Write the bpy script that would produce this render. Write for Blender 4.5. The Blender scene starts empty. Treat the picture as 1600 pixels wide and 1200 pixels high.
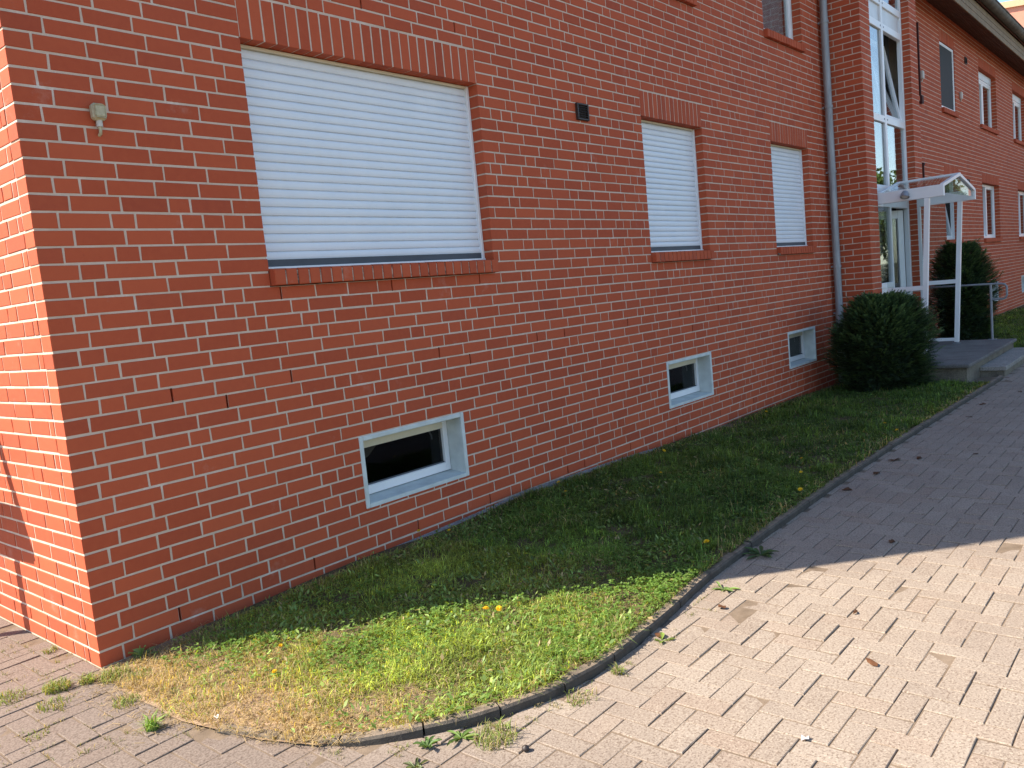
import bpy, math, random
import numpy as np
from mathutils import Matrix, Vector

random.seed(7)
rng = np.random.default_rng(7)
scene = bpy.context.scene
col = scene.collection

# ------------------------------------------------------------------ camera
CAM = np.array([-1.56379, -4.22516, 1.64244])
YAW, PITCH, ROLL = math.radians(49.11281), math.radians(-6.07347), math.radians(-5.49562)
FPX = 1286.51                                   # focal length in pixels of the 1600 px wide photograph
def cam_axes(a, b, c):
    f = np.array([math.sin(a)*math.cos(b), math.cos(a)*math.cos(b), math.sin(b)])
    r0 = np.array([math.cos(a), -math.sin(a), 0.0]); u0 = np.cross(r0, f)
    return r0*math.cos(c)+u0*math.sin(c), -r0*math.sin(c)+u0*math.cos(c), f
CR, CU, CF = cam_axes(YAW, PITCH, ROLL)
cd = bpy.data.cameras.new('camera'); cam = bpy.data.objects.new('camera', cd); col.objects.link(cam)
cam.matrix_world = Matrix(((CR[0], CU[0], -CF[0], CAM[0]), (CR[1], CU[1], -CF[1], CAM[1]), (CR[2], CU[2], -CF[2], CAM[2]), (0, 0, 0, 1)))
cd.sensor_fit = 'HORIZONTAL'; cd.sensor_width = 36.0; cd.lens = FPX/1600*36.0
cd.clip_start = 0.05; cd.clip_end = 2000
scene.camera = cam
def project(p):
    d = np.asarray(p, float)-CAM; w = d @ CF
    return 800+FPX*(d @ CR)/w, 600-FPX*(d @ CU)/w, w

# ------------------------------------------------------------------ light
SUN_EL = math.radians(42.0)
SUN_AZ = math.atan2(0.672, -0.741)              # towards the sun, in the xy plane
world = bpy.data.worlds.new('World'); scene.world = world; world.use_nodes = True
wn = world.node_tree.nodes; wl = world.node_tree.links
sky = wn.new('ShaderNodeTexSky'); sky.sky_type = 'NISHITA'; sky.sun_disc = False
sky.sun_elevation = SUN_EL; sky.sun_rotation = math.atan2(math.cos(SUN_AZ), math.sin(SUN_AZ)) % (2*math.pi)
sky.air_density = 1.0; sky.dust_density = 0.6; sky.ozone_density = 1.6
bg = wn['Background']; bg.inputs['Strength'].default_value = 0.115
wl.new(sky.outputs['Color'], bg.inputs['Color'])
sd = bpy.data.lights.new('sun', 'SUN'); sd.energy = 5.0; sd.angle = math.radians(0.53); sd.color = (1.0, 0.905, 0.76)
so = bpy.data.objects.new('sun', sd); col.objects.link(so)
tosun = Vector((math.cos(SUN_EL)*math.cos(SUN_AZ), math.cos(SUN_EL)*math.sin(SUN_AZ), math.sin(SUN_EL)))
so.rotation_euler = tosun.to_track_quat('Z', 'Y').to_euler(); so.location = tosun*60
vs = scene.view_settings
vs.view_transform = 'Standard'; vs.look = 'None'; vs.gamma = 1.0; vs.use_curve_mapping = False
vs.exposure = 1.3

# ------------------------------------------------------------------ helpers
def tag(o, label=None, cat=None, group=None, kind=None):
    if label: o['label'] = label
    if cat: o['category'] = cat
    if group: o['group'] = group
    if kind: o['kind'] = kind
    return o
def empty(name, loc=(0, 0, 0), rz=0.0):
    o = bpy.data.objects.new(name, None); col.objects.link(o)
    o.location = loc; o.rotation_euler = (0, 0, rz); o.empty_display_size = 0.1
    return o
def link(name, me, parent=None, loc=(0, 0, 0), rz=0.0):
    o = bpy.data.objects.new(name, me); col.objects.link(o)
    o.location = loc; o.rotation_euler = (0, 0, rz)
    if parent is not None: o.parent = parent
    return o
class MB:
    """collects faces; build() links them as one mesh object"""
    def __init__(s): s.v = []; s.f = []; s.m = []; s.sm = []
    def add(s, vs_, fs, mi=0, smooth=False):
        b = len(s.v); s.v += [tuple(map(float, p)) for p in vs_]
        for f in fs: s.f.append([b+i for i in f]); s.m.append(mi); s.sm.append(smooth)
        return s
    def box(s, x0, x1, y0, y1, z0, z1, mi=0):
        v = [(x0,y0,z0),(x1,y0,z0),(x1,y1,z0),(x0,y1,z0),(x0,y0,z1),(x1,y0,z1),(x1,y1,z1),(x0,y1,z1)]
        return s.add(v, [(0,3,2,1),(4,5,6,7),(0,1,5,4),(1,2,6,5),(2,3,7,6),(3,0,4,7)], mi)
    def cbox(s, x0, x1, y0, y1, z0, z1, c=0.004, mi=0):
        """box with chamfered edges"""
        vs_ = []; idx = {}
        for i, sx in enumerate((0, 1)):
            for j, sy in enumerate((0, 1)):
                for k, sz in enumerate((0, 1)):
                    X = (x0, x1)[sx]; Y = (y0, y1)[sy]; Z = (z0, z1)[sz]
                    dx = c if sx == 0 else -c; dy = c if sy == 0 else -c; dz = c if sz == 0 else -c
                    idx[i,j,k] = len(vs_)
                    vs_ += [(X, Y+dy, Z+dz), (X+dx, Y, Z+dz), (X+dx, Y+dy, Z)]
        I = lambda i,j,k,a: idx[i,j,k]+a
        fs = [(I(0,0,0,0),I(0,0,1,0),I(0,1,1,0),I(0,1,0,0)), (I(1,0,0,0),I(1,1,0,0),I(1,1,1,0),I(1,0,1,0)),
              (I(0,0,0,1),I(1,0,0,1),I(1,0,1,1),I(0,0,1,1)), (I(0,1,0,1),I(0,1,1,1),I(1,1,1,1),I(1,1,0,1)),
              (I(0,0,0,2),I(0,1,0,2),I(1,1,0,2),I(1,0,0,2)), (I(0,0,1,2),I(1,0,1,2),I(1,1,1,2),I(0,1,1,2))]
        for j in (0,1):
            for k in (0,1): fs.append((I(0,j,k,1),I(0,j,k,2),I(1,j,k,2),I(1,j,k,1)))
        for i in (0,1):
            for k in (0,1): fs.append((I(i,0,k,0),I(i,0,k,2),I(i,1,k,2),I(i,1,k,0)))
        for i in (0,1):
            for j in (0,1): fs.append((I(i,j,0,0),I(i,j,0,1),I(i,j,1,1),I(i,j,1,0)))
        for i in (0,1):
            for j in (0,1):
                for k in (0,1): fs.append((I(i,j,k,0),I(i,j,k,1),I(i,j,k,2)))
        return s.add(vs_, fs, mi)
    def prism(s, poly, axis, a, b, mi=0):
        """polygon (two coords) extruded along axis between a and b"""
        n = len(poly)
        def P(p, t): return {'x': (t, p[0], p[1]), 'y': (p[0], t, p[1]), 'z': (p[0], p[1], t)}[axis]
        v = [P(p, a) for p in poly]+[P(p, b) for p in poly]
        return s.add(v, [tuple(range(n)), tuple(range(2*n-1, n-1, -1))]+[(i, (i+1) % n, n+(i+1) % n, n+i) for i in range(n)], mi)
    def beam(s, p, q, w, h=None, mi=0, up=(0, 0, 1)):
        p = Vector(p); q = Vector(q); h = h or w; d = (q-p).normalized(); u = Vector(up)
        r = d.cross(u)
        if r.length < 1e-4: r = d.cross(Vector((0, 1, 0)))
        r.normalize(); u = r.cross(d).normalized()
        v = [e+r*a*w/2+u*b*h/2 for e in (p, q) for a, b in ((-1,-1),(1,-1),(1,1),(-1,1))]
        return s.add(v, [(0,1,2,3),(7,6,5,4),(0,4,5,1),(1,5,6,2),(2,6,7,3),(3,7,4,0)], mi)
    def tube(s, pts, r, n=12, mi=0, cap=True):
        pts = [Vector(p) for p in pts]; rs = r if isinstance(r, (list, tuple)) else [r]*len(pts)
        rings = []; ref = None
        for i, p in enumerate(pts):
            d = (pts[min(i+1, len(pts)-1)]-pts[max(i-1, 0)]).normalized()
            if ref is None: ref = d.orthogonal().normalized()
            a = (ref-d*ref.dot(d)).normalized(); b = d.cross(a); ref = a
            rings.append([p+(a*math.cos(2*math.pi*k/n)+b*math.sin(2*math.pi*k/n))*rs[i] for k in range(n)])
        v = [q for rg in rings for q in rg]
        fs = [(i*n+k, i*n+(k+1) % n, (i+1)*n+(k+1) % n, (i+1)*n+k) for i in range(len(pts)-1) for k in range(n)]
        s.add(v, fs, mi, True)
        if cap:
            s.add(rings[0], [tuple(range(n-1, -1, -1))], mi); s.add(rings[-1], [tuple(range(n))], mi)
        return s
    def quad(s, a, b, c, d, mi=0): return s.add([a, b, c, d], [(0, 1, 2, 3)], mi)
    def mesh(s, name, mats):
        me = bpy.data.meshes.new(name); me.from_pydata(s.v, [], s.f)
        for m in (mats if isinstance(mats, (list, tuple)) else [mats]): me.materials.append(m)
        me.polygons.foreach_set('material_index', s.m); me.polygons.foreach_set('use_smooth', s.sm)
        me.update(); return me
    def build(s, name, mats, parent=None, loc=(0, 0, 0), rz=0.0): return link(name, s.mesh(name, mats), parent, loc, rz)
def np_mesh(name, V, F4=None, F3=None, mats=(), cols=None, smooth=False):
    """mesh from numpy arrays of vertices, quads and triangles, with an optional point colour"""
    me = bpy.data.meshes.new(name); V = np.asarray(V, np.float32)
    F4 = np.zeros((0, 4), np.int32) if F4 is None else np.asarray(F4, np.int32)
    F3 = np.zeros((0, 3), np.int32) if F3 is None else np.asarray(F3, np.int32)
    me.vertices.add(len(V)); me.vertices.foreach_set('co', V.ravel())
    nl = F4.size+F3.size; me.loops.add(nl); me.loops.foreach_set('vertex_index', np.concatenate([F4.ravel(), F3.ravel()]))
    me.polygons.add(len(F4)+len(F3))
    st = np.concatenate([np.arange(len(F4))*4, F4.size+np.arange(len(F3))*3]).astype(np.int32)
    me.polygons.foreach_set('loop_start', st)
    me.polygons.foreach_set('use_smooth', np.full(len(st), smooth))
    if cols is not None:
        at = me.attributes.new('Col', 'FLOAT_COLOR', 'POINT')
        c = np.ones((len(V), 4), np.float32); c[:, :3] = cols; at.data.foreach_set('color', c.ravel())
    for m in mats: me.materials.append(m)
    me.update(); me.validate(); return me

# ------------------------------------------------------------------ materials
class NT:
    def __init__(s, name):
        s.m = bpy.data.materials.new(name); s.m.use_nodes = True; s.t = s.m.node_tree; s.n = s.t.nodes; s.b = s.n['Principled BSDF']
    def new(s, t, **k):
        n = s.n.new(t)
        for a, b in k.items(): setattr(n, a, b)
        return n
    def L(s, a, b): s.t.links.new(a, b)
    def val(s, sock, v):
        if hasattr(v, 'node'): s.L(v, sock)
        else: sock.default_value = v if not (isinstance(v, tuple) and len(v) == 3) else (*v, 1)
    def pos(s): return s.new('ShaderNodeNewGeometry').outputs['Position']
    def noise(s, scale, vec=None, detail=4, rough=0.55, dist=0.0):
        n = s.new('ShaderNodeTexNoise'); n.inputs['Scale'].default_value = scale; n.inputs['Detail'].default_value = detail
        n.inputs['Roughness'].default_value = rough; n.inputs['Distortion'].default_value = dist
        s.L(vec if vec is not None else s.pos(), n.inputs['Vector']); return n.outputs['Fac']
    def ramp(s, fac, a, b, lo=0.0, hi=1.0):
        n = s.new('ShaderNodeMapRange'); n.inputs['From Min'].default_value = a; n.inputs['From Max'].default_value = b
        n.inputs['To Min'].default_value = lo; n.inputs['To Max'].default_value = hi; s.L(fac, n.inputs['Value']); return n.outputs['Result']
    def mix(s, fac, a, b, mode='MIX'):
        n = s.new('ShaderNodeMix', data_type='RGBA', blend_type=mode); s.val(n.inputs[0], fac); s.val(n.inputs[6], a); s.val(n.inputs[7], b); return n.outputs[2]
    def math(s, op, a, b=0.0):
        n = s.new('ShaderNodeMath', operation=op); s.val(n.inputs[0], a); s.val(n.inputs[1], b); return n.outputs[0]
    def each(s):
        """one random number per object and per loose piece"""
        oi = s.new('ShaderNodeObjectInfo').outputs['Random']; g = s.new('ShaderNodeNewGeometry').outputs['Random Per Island']
        return s.math('FRACT', s.math('ADD', oi, g))
    def bump(s, h, strength=0.3, dist=0.002):
        n = s.new('ShaderNodeBump'); n.inputs['Strength'].default_value = strength; n.inputs['Distance'].default_value = dist
        s.L(h, n.inputs['Height']); s.L(n.outputs['Normal'], s.b.inputs['Normal'])
    def out(s, color, rough=0.8, spec=0.3, metal=0.0):
        s.val(s.b.inputs['Base Color'], color); s.val(s.b.inputs['Roughness'], rough)
        s.b.inputs['Specular IOR Level'].default_value = spec; s.b.inputs['Metallic'].default_value = metal; return s.m
def plain(name, c, rough=0.5, spec=0.4, metal=0.0, var=0.12, scale=6.0, bump=0.0):
    n = NT(name); f = n.noise(scale, detail=5)
    k = n.ramp(f, 0.25, 0.75, 1-var, 1+var)
    cc = n.mix(1.0, c, n.mix(0.0, k, (0, 0, 0)), 'MULTIPLY')
    if bump: n.bump(n.noise(180, detail=3), bump, 0.001)
    return n.out(cc, rough, spec, metal)
def m_brick():
    n = NT('red_brick'); e = n.each()
    c = n.mix(n.ramp(e, 0, 1), (0.40, 0.074, 0.031), (0.485, 0.098, 0.041))
    e2 = n.math('FRACT', n.math('MULTIPLY', e, 7.31))
    c = n.mix(n.ramp(e2, 0.66, 1.0, 0, 0.42), c, (0.28, 0.054, 0.030))
    big = n.noise(0.7, detail=3); c = n.mix(n.ramp(big, 0.4, 0.7, 0, 0.18), c, (0.40, 0.072, 0.034))
    cl = n.noise(26, detail=5, rough=0.6); c = n.mix(n.ramp(cl, 0.35, 0.7, 0, 0.22), c, (0.54, 0.125, 0.050))
    wear = n.noise(60, detail=6, rough=0.7); c = n.mix(n.ramp(wear, 0.60, 0.74, 0, 0.5), c, (0.28, 0.055, 0.033))
    salt = n.noise(3.1, detail=8, rough=0.72); c = n.mix(n.ramp(salt, 0.61, 0.75, 0, 0.38), c, (0.55, 0.33, 0.26))
    n.bump(n.noise(240, detail=4, rough=0.7), 0.35, 0.0012)
    return n.out(c, 0.82, 0.25)
def m_mortar():
    n = NT('mortar'); f = n.noise(9, detail=6, rough=0.7); c = n.mix(n.ramp(f, 0.3, 0.7), (0.54, 0.42, 0.325), (0.66, 0.53, 0.43))
    salt = n.noise(3.1, detail=8, rough=0.72); c = n.mix(n.ramp(salt, 0.56, 0.7, 0, 0.6), c, (0.78, 0.72, 0.67))
    d = n.noise(2.0, detail=6, rough=0.7); c = n.mix(n.ramp(d, 0.55, 0.75, 0, 0.5), c, (0.36, 0.27, 0.20))
    n.bump(n.noise(300, detail=4, rough=0.75), 0.6, 0.002)
    return n.out(c, 0.95, 0.15)
def m_sillmortar():
    n = NT('dirty_sill_mortar'); f = n.noise(16, detail=6, rough=0.7); c = n.mix(n.ramp(f, 0.42, 0.62), (0.52, 0.42, 0.34), (0.07, 0.05, 0.04))
    return n.out(c, 0.95, 0.15)
def m_paver():
    n = NT('concrete_paver'); e = n.each()
    c = n.mix(n.ramp(e, 0, 1), (0.268, 0.216, 0.174), (0.315, 0.26, 0.212))
    e2 = n.math('FRACT', n.math('MULTIPLY', e, 5.7)); c = n.mix(n.ramp(e2, 0.7, 1, 0, 0.5), c, (0.285, 0.205, 0.155))
    sp = n.noise(105, detail=3, rough=0.7); c = n.mix(n.ramp(sp, 0.50, 0.62, 0, 0.75), c, (0.13, 0.088, 0.062))
    sp2 = n.noise(130, detail=2, rough=0.6); c = n.mix(n.ramp(sp2, 0.52, 0.66, 0, 0.6), c, (0.45, 0.38, 0.305))
    st = n.noise(1.1, detail=6, rough=0.65); c = n.mix(n.ramp(st, 0.5, 0.75, 0, 0.45), c, (0.19, 0.145, 0.12))
    # dirtier, greyer blocks round the building's corner
    sx = n.new('ShaderNodeSeparateXYZ'); n.L(n.pos(), sx.inputs[0])
    k = n.math('ADD', sx.outputs['X'], n.ramp(st, 0.2, 0.8, -0.5, 0.5)); c = n.mix(n.ramp(k, 0.95, 0.05, 0, 0.8), c, n.mix(n.ramp(sp, 0.4, 0.62), (0.20, 0.155, 0.13), (0.11, 0.082, 0.068)))
    n.bump(n.math('ADD', sp, n.noise(420, detail=2)), 0.5, 0.0015)
    return n.out(c, 0.9, 0.2)
def m_sand():
    n = NT('joint_sand'); f = n.noise(7, detail=8, rough=0.7); c = n.mix(n.ramp(f, 0.3, 0.7), (0.125, 0.093, 0.067), (0.25, 0.19, 0.14))
    g = n.noise(350, detail=3); c = n.mix(n.ramp(g, 0.5, 0.7, 0, 0.4), c, (0.12, 0.085, 0.06)); n.bump(g, 0.6, 0.003)
    return n.out(c, 0.95, 0.1)
def m_soil():
    n = NT('lawn_soil'); f = n.noise(6, detail=8, rough=0.7); c = n.mix(n.ramp(f, 0.3, 0.7), (0.075, 0.062, 0.032), (0.14, 0.105, 0.06))
    sx = n.new('ShaderNodeSeparateXYZ'); n.L(n.pos(), sx.inputs[0])
    dry = n.math('ADD', sx.outputs['X'], n.ramp(f, 0.2, 0.8, -0.25, 0.25)); pt = n.noise(11, detail=8, rough=0.75); c = n.mix(n.ramp(dry, 0.75, 0.2, 0, 0.95), c, n.mix(n.ramp(pt, 0.38, 0.6), (0.20, 0.135, 0.095), (0.40, 0.285, 0.19)))
    n.bump(n.noise(90, detail=6, rough=0.7), 0.8, 0.008)
    return n.out(c, 0.95, 0.1)
def m_ground():
    n = NT('far_ground'); f = n.noise(0.6, detail=8, rough=0.65); c = n.mix(n.ramp(f, 0.35, 0.65), (0.15, 0.135, 0.11), (0.09, 0.10, 0.05))
    return n.out(c, 0.95, 0.1)
def m_kerb():
    n = NT('kerb_concrete'); f = n.noise(14, detail=7, rough=0.7); c = n.mix(n.ramp(f, 0.3, 0.7), (0.045, 0.041, 0.037), (0.10, 0.09, 0.078))
    g = n.noise(160, detail=3); c = n.mix(n.ramp(g, 0.55, 0.7, 0, 0.5), c, (0.07, 0.06, 0.052)); nz = n.new('ShaderNodeSeparateXYZ'); n.L(n.new('ShaderNodeNewGeometry').outputs['True Normal'], nz.inputs[0])
    c = n.mix(n.math('MULTIPLY', n.ramp(nz.outputs['Z'], 0.55, 0.9), n.ramp(f, 0.35, 0.6, 0.25, 0.9)), c, (0.27, 0.205, 0.15))      # soil dust lying on the tops
    n.bump(n.math('ADD', f, g), 0.7, 0.004)
    return n.out(c, 0.93, 0.2)
def m_slab(name, a, b):
    n = NT(name); f = n.noise(3, detail=8, rough=0.7); c = n.mix(n.ramp(f, 0.35, 0.65), a, b)
    g = n.noise(70, detail=4, rough=0.7); c = n.mix(n.ramp(g, 0.42, 0.62, 0, 0.65), c, (0.075, 0.066, 0.06)); n.bump(g, 0.6, 0.003)
    return n.out(c, 0.92, 0.2)
def m_attr(name, rough=0.6, spec=0.25, trans=0.35):
    n = NT(name); a = n.new('ShaderNodeAttribute'); a.attribute_name = 'Col'
    n.out(a.outputs['Color'], rough, spec)
    if trans:
        t = n.new('ShaderNodeBsdfTranslucent'); n.L(n.mix(1.0, a.outputs['Color'], (1.6, 1.4, 0.35), 'MULTIPLY'), t.inputs['Color'])
        mx = n.new('ShaderNodeMixShader'); mx.inputs[0].default_value = trans
        n.L(n.b.outputs[0], mx.inputs[1]); n.L(t.outputs[0], mx.inputs[2]); n.L(mx.outputs[0], n.n['Material Output'].inputs['Surface'])
    return n.m
def m_glass(name, tint=(0.75, 0.8, 0.8), ior=1.75, rough=0.0):
    n = NT(name); n.n.remove(n.b)
    tr = n.new('ShaderNodeBsdfTransparent'); tr.inputs[0].default_value = (*tint, 1)
    gl = n.new('ShaderNodeBsdfGlossy'); gl.inputs['Roughness'].default_value = rough; gl.inputs[0].default_value = (1, 1, 1, 1)
    fr = n.new('ShaderNodeFresnel'); bf = n.new('ShaderNodeNewGeometry').outputs['Backfacing']; n.L(n.ramp(bf, 0, 1, ior, 1/ior), fr.inputs[0])   # same thin-pane reflection on both faces
    mx = n.new('ShaderNodeMixShader'); n.L(fr.outputs[0], mx.inputs[0]); n.L(tr.outputs[0], mx.inputs[1]); n.L(gl.outputs[0], mx.inputs[2])
    n.L(mx.outputs[0], n.n['Material Output'].inputs['Surface']); return n.m
def m_slat():
    n = NT('shutter_slat'); f = n.noise(5, detail=5); c = n.mix(n.ramp(f, 0.3, 0.7), (0.70, 0.755, 0.81), (0.75, 0.795, 0.84))
    st = n.new('ShaderNodeMapping'); st.inputs['Scale'].default_value = (14, 14, 1.2); n.L(n.pos(), st.inputs[0])
    d = n.noise(1.0, st.outputs[0], detail=6, rough=0.7); c = n.mix(n.ramp(d, 0.55, 0.8, 0, 0.12), c, (0.55, 0.53, 0.49))
    return n.out(c, 0.42, 0.4)
def m_zinc():
    n = NT('weathered_zinc'); st = n.new('ShaderNodeMapping'); st.inputs['Scale'].default_value = (20, 20, 2.5); n.L(n.pos(), st.inputs[0])
    d = n.noise(1.0, st.outputs[0], detail=6, rough=0.7); c = n.mix(n.ramp(d, 0.35, 0.7), (0.24, 0.26, 0.275), (0.43, 0.45, 0.465))
    return n.out(c, 0.55, 0.4, 0.25)

M = dict(
    brick=m_brick(), mortar=m_mortar(), sillmortar=m_sillmortar(), paver=m_paver(), sand=m_sand(), soil=m_soil(), ground=m_ground(), kerb=m_kerb(),
    slab=m_slab('landing_concrete', (0.13, 0.12, 0.112), (0.22, 0.205, 0.19)), step=m_slab('step_concrete', (0.28, 0.26, 0.235), (0.36, 0.335, 0.30)),
    plinth=m_slab('landing_side', (0.13, 0.11, 0.085), (0.28, 0.25, 0.19)), strip=m_slab('edging_concrete', (0.26, 0.26, 0.255), (0.36, 0.36, 0.355)),
    slat=m_slat(), pvc=plain('white_pvc', (0.80, 0.81, 0.82), 0.35, 0.4, var=0.04), cream=plain('cream_pvc', (0.66, 0.60, 0.46), 0.5, 0.3, var=0.08),
    alu=plain('light_aluminium', (0.62, 0.63, 0.64), 0.45, 0.4, 0.2, var=0.08), gasket=plain('grey_gasket', (0.075, 0.085, 0.10), 0.6, 0.3),
    surround=plain('grey_window_surround', (0.58, 0.62, 0.60), 0.75, 0.25, var=0.16, scale=9, bump=0.3),
    zinc=m_zinc(), darkplastic=plain('brown_plastic', (0.035, 0.025, 0.022), 0.5, 0.4), beige=plain('beige_plastic', (0.44, 0.39, 0.25), 0.5, 0.4, var=0.2, scale=60),
    palegrey=plain('pale_plastic', (0.55, 0.52, 0.46), 0.5, 0.35), room=plain('dim_room', (0.10, 0.095, 0.09), 0.9, 0.1), screen=plain('insect_screen', (0.03, 0.034, 0.038), 0.7, 0.2),
    curtain=plain('grey_curtain', (0.62, 0.63, 0.66), 0.9, 0.1, var=0.25, scale=18), glass=m_glass('window_glass', ior=2.5), darkroom=plain('cellar_room', (0.02, 0.02, 0.02), 0.9, 0.1), clear=m_glass('canopy_glass', (0.85, 0.88, 0.88), 1.11),
    soffit=plain('brown_soffit', (0.10, 0.055, 0.042), 0.8, 0.2, var=0.2, scale=4), fascia=plain('tan_fascia', (0.25, 0.185, 0.12), 0.75, 0.2, var=0.2, scale=5),
    gutter=plain('gutter_zinc', (0.115, 0.115, 0.105), 0.7, 0.3, 0.1, var=0.5, scale=5), roof=plain('dark_roof_tiles', (0.13, 0.055, 0.045), 0.8, 0.2, var=0.2, scale=3),
    galv=plain('galvanised_steel', (0.24, 0.255, 0.275), 0.5, 0.4, 0.3, var=0.15, scale=12), doorglass=m_glass('door_glass', (0.35, 0.38, 0.42), 2.2),
    salmon=plain('salmon_render', (0.80, 0.34, 0.24), 0.9, 0.15, var=0.05), salmonlight=plain('pale_parapet', (0.78, 0.52, 0.32), 0.9, 0.15, var=0.05),
    bark=plain('bark', (0.10, 0.075, 0.055), 0.95, 0.1, var=0.3, scale=20), wood=plain('grey_wood', (0.22, 0.18, 0.14), 0.85, 0.15, var=0.25, scale=10),
    leaf=m_attr('yew_needles', 0.55, 0.25, 0.15), grass=m_attr('grass_blades', 0.5, 0.3, 0.45), treeleaf=m_attr('tree_leaves', 0.55, 0.25, 0.3),
    petal=plain('yellow_petals', (0.80, 0.52, 0.02), 0.6, 0.2, var=0.1), stem=plain('green_stem', (0.16, 0.22, 0.06), 0.7, 0.2), weed=m_attr('weed_leaves', 0.5, 0.3, 0.3),
    dead=plain('dead_leaf', (0.10, 0.045, 0.022), 0.85, 0.15, var=0.35, scale=40), paper=plain('white_paper', (0.75, 0.74, 0.72), 0.8, 0.2), foil=plain('clear_foil', (0.55, 0.52, 0.55), 0.2, 0.6),
    cellarglass=m_glass('cellar_glass', (0.5, 0.5, 0.5), 1.3), cable=plain('brown_conduit', (0.06, 0.022, 0.02), 0.7, 0.2), steelcap=plain('lamp_grey', (0.30, 0.31, 0.33), 0.4, 0.4, 0.3),
)

# ------------------------------------------------------------------ ground shapes
def path_z(x): return float(np.interp(x, [-20, 6.0, 10.6, 14, 40], [0, 0, -0.07, -0.085, -0.085]))
KX = [-0.06, 0.022, 0.125, 0.351, 0.601, 0.902, 1.256, 1.78, 2.28, 3.2, 4.5, 8.0, 40]
KY = [-0.95, -1.35, -1.62, -1.88, -2.05, -2.169, -2.215, -2.18, -2.12, -2.085, -2.06, -2.06, -2.06]
def kerb_y(x): return float(np.interp(x, KX, KY))
def wall_z(x): return float(np.interp(x, [0, 0.5, 1.6, 2.5, 3.35, 4.5, 5.6, 7.2, 9.1, 10.6, 14, 18, 40], [-0.005, 0.02, 0.04, 0.045, 0.07, 0.04, 0.01, -0.02, -0.04, -0.09, -0.06, 0.0, 0.0]))
def lawn_z(x, y):
    t = min(1.0, max(0.0, y/min(-0.2, kerb_y(x))))           # 0 at the wall, 1 at the kerb
    lift = 0.034*min(1.0, max(0.0, (x+0.05)/0.5))
    b = (1-t)*wall_z(x)+t*(path_z(x)+lift)
    return b+0.008*math.sin(3.1*x+1.7*y)*math.sin(2.3*y-1.1*x)

def sheet(name, xs, ys, zf, mat, kind='structure'):
    V = [(x, y, zf(x, y)) for x in xs for y in ys]; n = len(ys)
    F = [(i*n+j, (i+1)*n+j, (i+1)*n+j+1, i*n+j+1) for i in range(len(xs)-1) for j in range(n-1)]
    o = link(name, np_mesh(name, V, F, None, [mat], smooth=True)); o['kind'] = kind; return o
sheet('ground', [-400, -30, 60, 400], [-400, -30, 60, 400], lambda x, y: -0.20, M['ground'])
path = sheet('path', list(np.linspace(-14, 46, 61)), [-14, -9, -6, -4, -3, -2, -1, 0, 1, 2, 4, 8, 14], lambda x, y: path_z(x)-0.0044, M['sand'])

# lawns: sheets between kerb and wall
def lawn_sheet(name, x0, x1, nx, ny=18):
    V = []; xs = np.linspace(x0, x1, nx)
    for x in xs:
        yk = kerb_y(x)+0.03
        for t in np.linspace(0, 1, ny): y = 0.06*(1-t)+yk*t; V.append((x, y, lawn_z(x, y)+0.004*math.sin(17*x)*math.cos(23*y)))
    F = [(i*ny+j, i*ny+j+1, (i+1)*ny+j+1, (i+1)*ny+j) for i in range(nx-1) for j in range(ny-1)]
    o = link(name, np_mesh(name, V, F, None, [M['soil']], smooth=True)); o['kind'] = 'structure'; return o
lawn_sheet('lawn', -0.06, 10.28, 110)
lawn_sheet('side_lawn', 13.72, 40, 40, 8)
st = MB()
for a in np.arange(0.35, 10.2, 0.6):
    b = a+0.595; up_ = lambda q: wall_z(q)+float(np.interp(q, [0, 1.5, 2.8, 3.3, 5.0, 5.6, 11], [-.03, -.012, -.006, .008, .006, -.02, -.03])); za = up_(a); zb = up_(b); w = 0.045
    st.add([(a,-w,za-.08),(b,-w,zb-.08),(b,-.001,zb-.08),(a,-.001,za-.08),(a,-w,za+.004),(b,-w,zb+.004),(b,-.001,zb+.012),(a,-.001,za+.012)],
           [(0,3,2,1),(4,5,6,7),(0,1,5,4),(1,2,6,5),(2,3,7,6),(3,0,4,7)])
o = st.build('wall_edging_strip', M['strip']); o['kind'] = 'structure'

# ------------------------------------------------------------------ paving blocks, herringbone
U = 0.1
blocks = []
for b in range(-52, 32):
    for a in range(-34, 170):
        k = (a-b) % 4
        if k == 0: blocks.append((a*U, b*U, 2*U, U))
        elif k == 2: blocks.append((a*U, (b-1)*U, U, 2*U))
def paver_ok(cx, cy):
    if cy > 0.0 and cx > 0.0: return False
    if cx > -0.02 and cy > kerb_y(cx)+0.05: return False
    if -0.05 < cx and cy > -0.95 and cy > kerb_y(max(cx, -0.05)): return False
    return True
blk = []
for (x, y, w, h) in blocks:
    cx, cy = x+w/2, y+h/2
    if not paver_ok(cx, cy) or cx > 16.5 or cy < -5.0: continue
    u, v, d = project((cx, cy, path_z(cx)))
    vis = int(d > 0.3 and -60 < u < 1660 and -60 < v < 1260)
    blk.append((vis, 1.0/d**2 if d > 0 else 0, x, y, w, h))
blk.sort(key=lambda t: (-t[0], -t[1]))
def block_verts(w, h, g=0.0030, c=0.0024, dep=0.05, r=None):
    jit = (lambda s: (r.random()-0.5)*s) if r is not None else (lambda s: 0)
    out = [(g+jit(.002), g+jit(.002)), (w-g+jit(.002), g+jit(.002)), (w-g+jit(.002), h-g+jit(.002)), (g+jit(.002), h-g+jit(.002))]
    inn = [(p[0]+(c if i in (0, 3) else -c), p[1]+(c if i in (0, 1) else -c)) for i, p in enumerate(out)]
    t = [jit(.0025) for _ in range(4)]
    return [(*p, -t_) for p, t_ in zip(inn, t)]+[(*p, -0.0018) for p in out]+[(*p, -dep) for p in out]
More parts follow.
